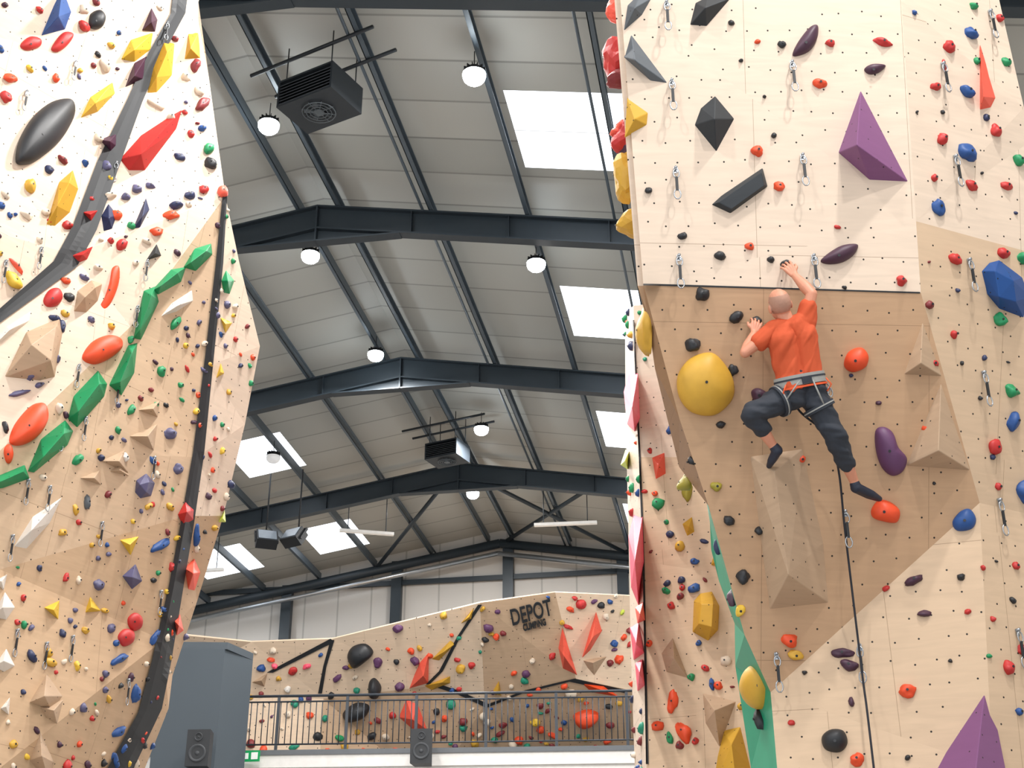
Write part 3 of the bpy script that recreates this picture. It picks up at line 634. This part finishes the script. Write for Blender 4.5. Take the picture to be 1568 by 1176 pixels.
for x in pxs:
    if not (XL+.2<x<XR-.2): continue
    s=1 if x>RX else -1
    y0,y1=-2,GY-.05; z=roofz(x)
    pa.box((x,(y0+y1)/2,z+.11),.014,y1-y0,.2); pa.box((x+.03*s,(y0+y1)/2,z+.02),.075,y1-y0,.02); pa.box((x+.03*s,(y0+y1)/2,z+.2),.075,y1-y0,.02)
for x in (RX+1.9,RX-1.9,RX+5.2):  # conduit between frames
    pa.tube([(x,-2,roofz(x)+.0),(x,GY-.1,roofz(x)+.0)],.025,6)
pa.build('roof_purlins',[STEEL2])
# gable + side walls + floor
a=Acc(); a.add([(XL,GY,0),(XR,GY,0),(XR,GY,roofz(XR)+.4),(RX,GY,RZ+.4),(XL,GY,roofz(XL)+.4)],[(0,1,2,3,4)]); a.build('wall_north',[CLAD])
a=Acc(); a.add([(XL,-2,0),(XL,GY,0),(XL,GY,roofz(XL)+.4),(XL,-2,roofz(XL)+.4)],[(0,1,2,3)]); a.build('wall_west',[CLAD])
a=Acc(); a.add([(XR,-2,0),(XR,GY,0),(XR,GY,roofz(XR)+.4),(XR,-2,roofz(XR)+.4)],[(3,2,1,0)]); a.build('wall_east',[CLAD])
a=Acc(); a.add([(XL,-4,0),(XR,-4,0),(XR,GY,0),(XL,GY,0)],[(0,1,2,3)]); a.build('floor',[mat('crash_matting',(150,148,146),.8)])
# gable steelwork
g=Acc()
for u,v in ((608,870),(778,835),(440,905),(953,880)):
    x=PY(u,v,GY-.2).x
    g.box((x,GY-.15,roofz(x)/2),.3,.2,roofz(x))
for zz in (PY(520,896,GY-.2).z, ):
    g.box(((XL+XR)/2,GY-.1,zz),XR-XL-.2,.1,.14)
for s,xe in ((1,XR-.2),(-1,XL+.2)):
    g.tube([(RX,GY-.25,RZ-.15),(xe,GY-.25,roofz(xe)-.15)],.14,8)
    g.tube([(RX,GY-.55,RZ-.55),(xe,GY-.55,roofz(xe)-.55)],.07,8,1)
g.tube([(RX+3.6,GY-.3,roofz(RX+3.6)-.05),(RX,FY[4]+.1,RZ-.1)],.055,8)
g.tube([(RX+.2,GY-.3,RZ-.1),(RX+3.6,FY[4]+.1,roofz(RX+3.6)-.05)],.055,8)
g.tube([(RX-3.6,GY-.3,roofz(RX-3.6)-.05),(RX-.1,FY[4]+.1,RZ-.1)],.055,8)
g.tube([(RX+3.6,GY-.3,roofz(RX+3.6)-.05),(RX+7.2,FY[4]+.1,roofz(RX+7.2)-.05)],.055,8)
g.build('gable_steelwork',[STEEL,ALU])
# ---------------------------------------------------------------- high-bay lamps
LAMP=emitm('lamp_lens',(240,250,255),55.0)
LAMPOFF=mat('lamp_glass_off',(235,235,235),.3,emit=.3)
LW_E=405
def highbay(p,top,on=True):
    e=empty('high_bay_lamp',p)
    a=Acc()
    def lathe(prof,m):
        n=24; vs=[(.82*r*math.cos(2*math.pi*k/n),.82*r*math.sin(2*math.pi*k/n),z) for r,z in prof for k in range(n)]
        fs=[(i*n+k,i*n+(k+1)%n,(i+1)*n+(k+1)%n,(i+1)*n+k) for i in range(len(prof)-1) for k in range(n)]
        a.add(vs,fs,m,False)
    lathe([(.2,.1),(.2,.12),(.13,.14),(.12,.2),(.05,.22),(.0,.22)],0)
    for k in range(12):
        t=k*math.pi/6; a.box((.12*math.cos(t),.12*math.sin(t),.165),.07,.008,.07,0,Matrix.Rotation(t,3,'Z'))
    lathe([(.0,-.06),(.08,-.055),(.14,-.035),(.18,.0),(.2,.05),(.2,.1)],1)   # prismatic diffuser
    a.tube([(0,0,.22),(0,0,top-p.z)],.008,6,0)
    a.build('housing',[BLACK,LAMP if on else LAMPOFF],e)
    if on:
        l=bpy.data.lights.new('high_bay_light','AREA'); l.shape='DISK'; l.size=.4; l.energy=LW_E; l.color=(1,.97,.94)
        lo=bpy.data.objects.new('light',l); lo.location=(0,0,-.1); link(lo,e)
for u,v,on in [(411,198,1),(726,122,1),(475,397,1),(821,410,1),(575,548,1),(737,662,1),(724,760,1),(418,705,0)]:
    p=roofpt(u,v,.4); highbay(p,roofz(p.x)+.1,bool(on))
for x,y in ((-10.4,2),(-3.4,2),(3.2,2.5),(-10.4,9.2),(-3.4,9.2),(2.6,5.5),(-3.6,11.5),(-8.8,10.0),(1.6,22),(1.2,28),(.8,33.2),(-14.8,21.2),(-15.4,33.4)):  # unseen lamps added out of view to light the climbing and boulder walls
    highbay(Vector((x,y,roofz(x)-.5)),roofz(x)+.1)
# ---------------------------------------------------------------- heaters
HB=mat('heater_casing',(44,50,56),.45,.3); HB2=mat('heater_fan_guard',(92,100,106),.4,.5)
def heater(u,v,drop,rot,s=1.0):
    p=roofpt(u,v,drop); e=empty('unit_heater',p); e.rotation_euler=(0,0,rot)
    a=Acc(); w,d,h=1.05*s,.8*s,.5*s
    a.box((0,0,h/2-.015),w,d,.03); a.box((0,0,-h/2+.015),w,d,.03); a.box((-w/2+.015,0,0),.03,d,h-.06); a.box((w/2-.015,0,0),.03,d,h-.06); a.box((0,d/2-.02,0),w-.06,.03,h-.06)
    a.box((0,.05,0),w-.08,.02,h-.08,0)
    for k in range(7):
        z=-h/2+.07+k*(h-.14)/6; a.box((0,-d/2+.05,z),w-.06,.09,.012,0,Matrix.Rotation(.5,3,'X'))
    for r in (.08,.14,.2,.26): a.tube([(math.cos(t)*r*s,math.sin(t)*r*s,-h/2-.03) for t in [k*math.pi/10 for k in range(20)]],.008,5,1,closed=True)
    for k in range(4):
        t=k*math.pi/4; a.tube([(math.cos(t)*.27*s,math.sin(t)*.27*s,-h/2-.02),(-math.cos(t)*.27*s,-math.sin(t)*.27*s,-h/2-.02)],.008,5,1)
    for k in range(5):
        t=k*2*math.pi/5; a.box((math.cos(t)*.13*s,math.sin(t)*.13*s,-h/2-.005),.2*s,.09*s,.008,1,Matrix.Rotation(t,3,'Z')@Matrix.Rotation(.3,3,'X'))
    for k in range(6): a.box((-w/2-.004,(-.25+k*.1)*s,0),.008,.05,h*.6,1)
    a.box((0,0,-h/2-.02),.12,.12,.03,1)
    for x in(-w/2+.08,w/2-.08):
        for y in(-d/2+.08,d/2-.08): a.tube([(x,y,h/2),(x,y,drop+.1)],.01,5)
    for y in(-d/2+.08,d/2-.08): a.tube([(-1.1,y,drop-.12),(1.1,y,drop-.12)],.03,6)
    a.build('casing',[HB,HB2],e)
heater(490,150,.75,-.35,.92); heater(685,694,.8,-.3,.8)
# suspended linear lights
WH=mat('white_enamel',(236,236,234),.4,emit=.12)
for (u0,v0,u1,v1) in ((818,804,914,800),(520,812,603,818),(270,876,342,872)):
    p0=roofpt(u0,v0,1.0); z=p0.z; p1=PZ(u1,v1,z); 
    e=empty('suspended_linear_light',p0); a=Acc(); d=p1-p0; d.z=0
    if d.length>3.2: d=d.normalized()*3.2
    L=d.length; R_=Matrix.Rotation(math.atan2(d.y,d.x),3,'Z'); a.box(d/2,L,.12,.07,0,R_)
    for t in (.15,.85):
        q=d*t; a.tube([q+Vector((0,0,.05)),q+Vector((0,0,roofz(p0.x+q.x)-z))],.012,5,1)
    a.build('luminaire',[WH,STEEL],e)
# black spotlights
def spot(u,v,F,rot,name='stage_spotlight'):
    p=P(u,v,F); e=empty(name,p); a=Acc()
    R_=Matrix.Rotation(rot,3,'Z')@Matrix.Rotation(-.6,3,'X')
    a.box((0,0,0),.5,.28,.38,0,R_); a.box(R_@Vector((0,-.145,0)),.43,.02,.31,1,R_)
    for x in(-.27,.27): a.box(R_@Vector((x,0,.08)),.02,.06,.36,0,R_)
    a.box(R_@Vector((0,0,.26)),.56,.06,.02,0,R_); a.tube([R_@Vector((0,0,.26)),R_@Vector((0,0,.26))+Vector((0,0,roofz(p.x)-p.z-.25))],.02,6,0)
    a.build('lamp_head',[BLACK,mat('spot_glass',(120,130,140),.15)],e)
spot(408,826,31.2,.5); spot(450,823,31.2,-.4)
# ---------------------------------------------------------------- mezzanine
ra=PZ(330,1150,MZ); rb=PZ(1000,1141,MZ); dr=(rb-ra); Lr=dr.length; dr.normalize(); nr=Vector((dr.y,-dr.x,0))
if nr.dot(CAM-ra)<0: nr=-nr
ra=ra-dr*0.2
WHITE=mat('white_plaster',(214,212,208),.7)
a=Acc()
q0=ra-dr*7; q1=rb+dr*2
def slab(z0,z1,depth,m,off=0):
    vs=[]
    for p in(q0,q1):
        for o in(off,-depth):
            for z in(z0,z1): vs.append(p+nr*o+Vector((0,0,z-p.z)))
    a.add(vs,[(0,1,3,2),(4,6,7,5),(0,4,5,1),(2,3,7,6),(0,2,6,4),(1,5,7,3)],m)
slab(MZ-.1,MZ,7.5,1,.03); slab(0,MZ-.1,.3,0,-.05); slab(MZ-.35,MZ-.1,.2,0,.0)
a.build('mezzanine_floor',[WHITE,mat('slab_edge',(90,94,98),.6)])
r=Acc(); 
def rp(t,z,o=-.02): return ra+dr*t+nr*o+Vector((0,0,MZ+z-ra.z))
LL=(rb-ra).length+1.0
r.tube([rp(0,1.12),rp(LL,1.12)],.028,8); r.tube([rp(0,.12),rp(LL,.12)],.018,6); r.tube([rp(0,1.0),rp(LL,1.0)],.018,6)
t=0
while t<LL: r.tube([rp(t,.12),rp(t,1.0)],.011,5); t+=.125
t=0
while t<LL: r.box(rp(t,.56),.06,.03,1.12,0,Matrix.Rotation(math.atan2(dr.y,dr.x),3,'Z')); t+=1.45
r.tube([rp(0,1.12),rp(0,1.12,-2.0)],.028,8)
r.build('balcony_railing',[mat('railing_paint',(46,52,60),.5,.1)])
# plant enclosure
GREYB=mat('grey_blue_cladding',(54,64,72),.6,0,.05,2)
def prism(pts,z0,z1,name,m):
    a=Acc(); n=len(pts); vs=[Vector((p.x,p.y,z)) for z in(z0,z1) for p in pts]
    a.add(vs,[tuple(range(n-1,-1,-1)),tuple(n+k for k in range(n))]+[(k,(k+1)%n,n+(k+1)%n,n+k) for k in range(n)]); return a.build(name,[m])
zt=P(345,985,27.2).z
c0=P(345,985,27.2); c1=PZ(388,1002,zt); c2=PZ(250,984,zt)
prism([c0,c1,c1+(c2-c0),c2],0,zt-.12,'plant_room_enclosure',GREYB)
prism([c0+(c0-c2).normalized()*.05,c1,c1+(c2-c0)*1.02,c2],zt-.12,zt+.02,'enclosure_capping',mat('capping_trim',(54,64,72),.5))
# loudspeakers
def speaker(u,v,Fo):
    p=P(u,v,Fo); e=empty('loudspeaker',p); e.rotation_euler=(0,0,YAW*0.6); a=Acc()
    prof=[(-.22,-.2),(.22,-.2),(.17,.2),(-.17,.2)]
    vs=[(x,y,z) for z in(-.34,.34) for x,y in prof]; a.add(vs,[(3,2,1,0),(4,5,6,7),(0,1,5,4),(1,2,6,5),(2,3,7,6),(3,0,4,7)])
    def ringd(z,r_):
        n=20
        vs=[(math.cos(k*2*math.pi/n)*q*r_,-.205+dy,z+math.sin(k*2*math.pi/n)*q*r_) for q,dy in((1,0),(.9,-.02),(.75,.0),(.3,.03),(.25,.0)) for k in range(n)]
        a.add(vs,[(i*n+k,i*n+(k+1)%n,(i+1)*n+(k+1)%n,(i+1)*n+k) for i in range(4) for k in range(n)]+[tuple(4*n+k for k in range(n))],1,True)
    ringd(-.1,.17); ringd(.2,.08)
    a.box((0,.3,.0),.1,.25,.12); a.box((0,.42,.1),.06,.04,.6)
    a.build('cabinet',[BLACK,mat('speaker_cone',(50,53,57),.6)],e)
speaker(647,1145,28.3); speaker(307,1148,26.6)
# exit sign
e=empty('exit_sign',P(378,1158,28.9)); a=Acc(); a.box((0,0,0),.55,.04,.22,1); 
a.box((-.17,-.023,0),.14,.008,.14,0); a.box((.0,-.023,0),.08,.008,.12,0); a.box((.17,-.023,.0),.14,.008,.14,0)
a.build('sign_plate',[mat('sign_white',(235,240,236),.4),mat('sign_green',(20,140,80),.4,emit=.2)],e)
# wall lettering
def lettering(txt,u,v,size,ang,name,shear=.2):
    p,n=BW.hit(u,v); r_,u_=frame(n)
    cu=bpy.data.curves.new(name,'FONT'); cu.body=txt; cu.size=size; cu.align_x='CENTER'; cu.align_y='CENTER'; cu.extrude=.015; cu.shear=shear; cu.offset=.008
    o=bpy.data.objects.new(name,cu); Rm=Matrix((r_,u_,n)).transposed()@Matrix.Rotation(ang,3,'Z')@Matrix.Diagonal((.55,1,1))
    o.matrix_world=Matrix.Translation(p+n*.05)@Rm.to_4x4(); cu.materials.append(BLACK); link(o)
lettering('DEPOT',812,938,.56,.28,'wall_logo_lettering')
lettering('CLIMBING',818,956,.22,.28,'wall_logo_lettering')
# ---------------------------------------------------------------- climber
SKIN=mat('skin',(205,140,112),.5,0,.08,20); HAIR=mat('shaved_grey_hair',(172,130,110),.7,0,.1,60)
SHIRT=mat('orange_tshirt',(194,80,42),.85,0,.03,5); TROU=mat('charcoal_trousers',(42,47,56),.8,0,.1,12)
BELT=mat('harness_webbing_grey',(150,150,146),.7); BELT2=mat('harness_orange',(226,88,40),.6); SHOE=mat('climbing_shoe_rubber',(24,32,50),.5)
V_LP,LN=RT.hit(1225,600)
cl=empty('rock_climber')
def J(u,v,o):
    r=ray(u,v); return CAM+r*(((V_LP-CAM).dot(LN)+o)/r.dot(LN))
def capsule(acc,p0,p1,r0,r1,n=14,m=0):
    ax=(p1-p0); L=ax.length; ax=ax.normalized() if L>1e-6 else Vector((0,0,1))
    pts=[];rs=[]
    for k in range(5,0,-1): a_=k/5*math.pi/2*.98; pts.append(p0-ax*r0*math.sin(a_)); rs.append(r0*math.cos(a_))
    for k in range(4): t_=k/3; pts.append(p0+ax*L*t_); rs.append(r0+(r1-r0)*t_)
    for k in range(1,6): a_=k/5*math.pi/2*.98; pts.append(p1+ax*r1*math.sin(a_)); rs.append(r1*math.cos(a_))
    acc.tube(pts,rs,n,m)
def ellip(acc,c,X,Y,Z,rx,ry,rz,m=0):
    vs,fs=ICO[3]; acc.add([c+X*(v.x*rx)+Y*(v.y*ry)+Z*(v.z*rz) for v in vs],fs,m,True)
hip=J(1228,602,.29); waist=J(1223,572,.28); chest=J(1214,520,.27); nb=J(1205,490,.26); head=J(1194,467,.25)
shL=J(1187,504,.26); shR=J(1232,492,.23); elL=J(1141,540,.27); wrL=J(1155,510,.12); elR=J(1243,450,.23); wrR=J(1217,422,.10)
hL=J(1212,606,.29); hR=J(1244,606,.29); kL=J(1152,634,.36); aL=J(1182,680,.27); kR=J(1279,668,.33); aR=J(1307,735,.2)
fL=J(1190,690,.27); fR=J(1311,747,.2)
up_t=(nb-hip).normalized(); rt=(shR-shL); rt=(rt-up_t*rt.dot(up_t)).normalized(); bk=rt.cross(up_t).normalized()
if bk.dot(LN)<0: bk=-bk
body=Acc()
def seg(a_,b_,r0,r1,acc=body): capsule(acc,a_,b_,r0,r1)
for s in(-1,1):
    seg(chest+rt*s*.075,waist+rt*s*.055,.084,.078); seg(waist+rt*s*.055,hip+rt*s*.06,.078,.09); seg(nb-up_t*.05+rt*s*.05,chest+rt*s*.075,.052,.084)
seg(nb-up_t*.02,head,.055,.052); seg(nb-up_t*.03,shL,.045,.05); seg(nb-up_t*.03,shR,.045,.05)
seg(shL,elL,.05,.038); seg(elL,elL.lerp(wrL,.35),.038,.042); seg(elL.lerp(wrL,.35),wrL,.042,.026)
seg(shR,elR,.052,.04); seg(elR,elR.lerp(wrR,.35),.04,.044); seg(elR.lerp(wrR,.35),wrR,.044,.027)
seg(hL,kL,.08,.056); seg(kL,kL.lerp(aL,.35),.054,.054); seg(kL.lerp(aL,.35),aL,.054,.034); seg(aL,fL,.034,.03)
seg(hR,kR,.08,.056); seg(kR,kR.lerp(aR,.35),.054,.056); seg(kR.lerp(aR,.35),aR,.056,.034); seg(aR,fR,.034,.03)
# head (faces the wall, tipped up)
hz=(up_t*.9+bk*.18-rt*.1).normalized(); hf=-(bk-hz*bk.dot(hz)).normalized(); hx=hz.cross(hf)
ellip(body,head+hz*.02-hf*.012,hx,hf,hz,.076,.098,.098)
ellip(body,head-hz*.05+hf*.03,hx,hf,hz,.058,.066,.062)
ellip(body,head-hz*.012+hf*.1,hx,hf,hz,.013,.02,.024)
ellip(body,head-hz*.095+hf*.065,hx,hf,hz,.026,.022,.02)
ellip(body,head-hz*.055+hf*.088,hx,hf,hz,.024,.009,.009)
for s in(-1,1):
    ellip(body,head-hz*.012+hx*s*.08-hf*.004,hx,hf,hz,.011,.02,.033)
    ellip(body,head+hz*.03+hx*s*.03+hf*.078,hx,hf,hz,.024,.012,.009)
def hand(wr,dirv,toW,side,curl=1.0):
    d=dirv.normalized(); w_=(toW-d*toW.dot(d)).normalized(); x=d.cross(w_)*side
    for k in range(4):
        o=(k-1.5)*.021; b0=wr+d*.015+x*o*.5; b1=wr+d*(.085-abs(k-1.2)*.004)+x*o
        seg(b0,b1,.016,.0125)
        Ls=(.042,.026,.02) if k in(1,2) else ((.038,.023,.018) if k==0 else (.03,.02,.017))
        dd=(d+x*(k-1.5)*.13).normalized(); p=b1; ang=.35*curl
        for i,l in enumerate(Ls):
            q=p+(dd*math.cos(ang)+w_*math.sin(ang))*l; seg(p,q,.0092-.0006*i,.0087-.0006*i); p=q; ang+=.55*curl
    t0=wr+d*.03-x*.02; t1=t0+(d*.6-x*.75+w_*.25).normalized()*.042; t2=t1+(d*.85-x*.2+w_*.45).normalized()*.03
    seg(t0,t1,.015,.012); seg(t1,t2,.0115,.01)
hand(wrR,J(1205,406,.06)-wrR,-LN,1); hand(wrL,J(1159,494,.08)-wrL,-LN,-1)
def remesh(acc,name,mats,vox,disp=0,size=.1,smooth=4,mid=.5,fold=None):
    o=acc.build(name,mats,None)
    md=o.modifiers.new('r','REMESH'); md.mode='VOXEL'; md.voxel_size=vox; md.use_smooth_shade=True
    if disp:
        tx=bpy.data.textures.new(name+'_folds','CLOUDS'); tx.noise_scale=size; tx.noise_depth=1
        dm=o.modifiers.new('d','DISPLACE'); dm.texture=tx; dm.strength=disp; dm.mid_level=mid; dm.texture_coords='LOCAL'
    sm=o.modifiers.new('s','SMOOTH'); sm.factor=.5; sm.iterations=smooth
    dg=bpy.context.evaluated_depsgraph_get(); me=bpy.data.meshes.new_from_object(o.evaluated_get(dg))
    old=o.data; o.modifiers.clear(); o.data=me; bpy.data.meshes.remove(old)
    if not me.materials:
        for m in mats: me.materials.append(m)
    if fold:   # cloth creases running along direction l
        l,fh,fl,amp=fold; l=l.normalized(); h_=l.cross(bk).normalized(); w3=l.cross(h_)
        nv=[v.normal.copy() for v in me.vertices]
        for v,nn in zip(me.vertices,nv):
            q=Vector((v.co.dot(h_)*fh,v.co.dot(l)*fl,v.co.dot(w3)*fl*1.6)); a_=noise.noise(q)+.35*noise.noise(q*2.1)
            v.co+=nn*amp*max(a_,-.12)
    me.polygons.foreach_set('use_smooth',[True]*len(me.polygons)); me.update()
    o.parent=cl; return o
bo=remesh(body,'body',[SKIN,HAIR],.0042,smooth=5)
if len(bo.data.materials)<2: bo.data.materials.append(HAIR)
for p in bo.data.polygons:
    c_=p.center-head
    p.material_index=1 if (c_.length<.14 and c_.dot(hz)>-.05 and c_.dot(hf)<.045 and c_.dot(hz)<.075 and abs(c_.dot(hx))<.079) else 0
sh=Acc()
for s in(-1,1):
    seg(chest+rt*s*.08,waist+rt*s*.064,.103,.1,sh); seg(waist+rt*s*.064,hip+up_t*.05+rt*s*.066,.1,.104,sh); seg(nb-up_t*.06+rt*s*.06,chest+rt*s*.08,.08,.103,sh)
seg(nb-up_t*.045,shL,.068,.074,sh); seg(nb-up_t*.045,shR,.068,.074,sh)
seg(shL,shL.lerp(elL,.52),.074,.064,sh); seg(shR,shR.lerp(elR,.5),.074,.064,sh)
seg(shL,waist+rt*-.07,.064,.072,sh); seg(shR,waist+rt*.07,.064,.072,sh)
remesh(sh,'tshirt',[SHIRT],.006,.012,.2,5,.3,(up_t*.75+rt*.65,14,3.2,.022))
tr=Acc()
for s in(-1,1): seg(waist-up_t*.02+rt*s*.06,hip+rt*s*.07,.1,.11,tr)
seg(hL,kL,.102,.075,tr); seg(kL,kL.lerp(aL,.5),.075,.062,tr); seg(hR,kR,.102,.075,tr); seg(kR,kR.lerp(aR,.3),.075,.07,tr); seg(kR.lerp(aR,.3),kR.lerp(aR,.62),.07,.056,tr)
remesh(tr,'trousers',[TROU],.006,.008,.2,4,.3,(rt*.9-up_t*.3,16,4.5,.022))
def shoe(ank,toe,name,leg):
    a=Acc(); d=(toe-ank); ls=(d.cross(leg-ank)).normalized()
    seg(leg.lerp(ank,.55),ank,.038,.04,a)
    for k in(-1,1): seg(ank+ls*k*.008,ank.lerp(toe,.6)+ls*k*.016,.036,.03,a); seg(ank.lerp(toe,.6)+ls*k*.016,toe+ls*k*.006,.03,.02,a)
    remesh(a,name,[SHOE],.005,0,.1,5)
shoe(fL,J(1178,713,.17),'climbing_shoe_left',aL); shoe(fR,J(1346,764,.10),'climbing_shoe_right',aR)
# harness
hs=Acc()
def band(c,ax,ay,az,rx,ry,h,m,n=36):
    vs=[];
    for k in range(n):
        t=2*math.pi*k/n; e_=ax*math.cos(t)*rx+ay*math.sin(t)*ry; o=e_.normalized()*.008
        for w_,z in((o,-h/2),(o,h/2),(-o,h/2),(-o,-h/2)): vs.append(c+e_+w_+az*z)
    fs=[(k*4+j,k*4+(j+1)%4,((k+1)%n)*4+(j+1)%4,((k+1)%n)*4+j) for k in range(n) for j in range(4)]
    hs.add(vs,fs,m)
wc=waist.lerp(hip,.35)
band(wc,rt,bk,up_t,.178,.125,.075,0); band(wc+up_t*.01,rt,bk,up_t,.181,.128,.012,2); band(wc-up_t*.05,rt,bk,up_t,.182,.129,.014,1)
for a_,b_ in((hL,kL),(hR,kR)):
    ax=(b_-a_).normalized(); x_=ax.cross(bk).normalized(); y_=ax.cross(x_); band(a_.lerp(b_,.3),x_,y_,ax,.106,.106,.04,2); band(a_.lerp(b_,.3),x_,y_,ax,.109,.109,.009,0)
    hs.tube([wc+bk*.13+ (a_-hip)*.6,a_.lerp(b_,.25)+bk*.11],.006,6,0)
for s,c_ in((1,rt),(-1,-rt)):
    g0=wc+c_*.15+bk*.11-up_t*.02
    hs.tube([g0,g0+c_*.03-up_t*.05,g0-bk*.02-up_t*.09,g0-bk*.08-up_t*.06,g0-bk*.1],.005,6,1)
g0=wc+rt*.19-up_t*.06
for k in range(3):
    c_=g0-up_t*.03*k+bk*.03*(k-1)
    hs.tube([c_+rt*.018*math.cos(t)+up_t*.035*math.sin(t) for t in [j*math.pi/5 for j in range(10)]],.005,6,3,closed=True)
hs.box(wc+bk*.132-up_t*.01,.07,.02,.05,2,Matrix((rt,bk,up_t)).transposed())
hs.build('climbing_harness',[BELT,BELT2,TROU,ALU],cl)
# rope
rope=Acc()
def catm(ps,n=10):
    out=[]
    for i in range(len(ps)-1):
        a0,a1,a2,a3=ps[max(i-1,0)],ps[i],ps[i+1],ps[min(i+2,len(ps)-1)]
        for k in range(n):
            t=k/n; out.append(.5*((2*a1)+(a2-a0)*t+(2*a0-5*a1+4*a2-a3)*t*t+(-a0+3*a1-3*a2+a3)*t**3))
    return out+[ps[-1]]
q1_=RT.raised(1295,822,.09); q2_=RT.raised(1320,1030,.09); q3_=RT.raised(1338,1176,.12)
rope.tube(catm([wc-bk*.13,hip-bk*.14-up_t*.1,J(1268,668,.18),J(1284,720,.14),q1_,q2_,q3_,Vector((q3_.x,q3_.y-.1,.1))]),.008,8)
rope.build('climbing_rope',[mat('rope_black',(34,36,44),.8)])
# ---------------------------------------------------------------- world
w=bpy.data.worlds.new('world'); bpy.context.scene.world=w; w.use_nodes=True
bg=w.node_tree.nodes['Background']; bg.inputs[0].default_value=(.93,.96,1,1); bg.inputs[1].default_value=1.6
vs=bpy.context.scene.view_settings; vs.view_transform='Standard'; vs.exposure=0
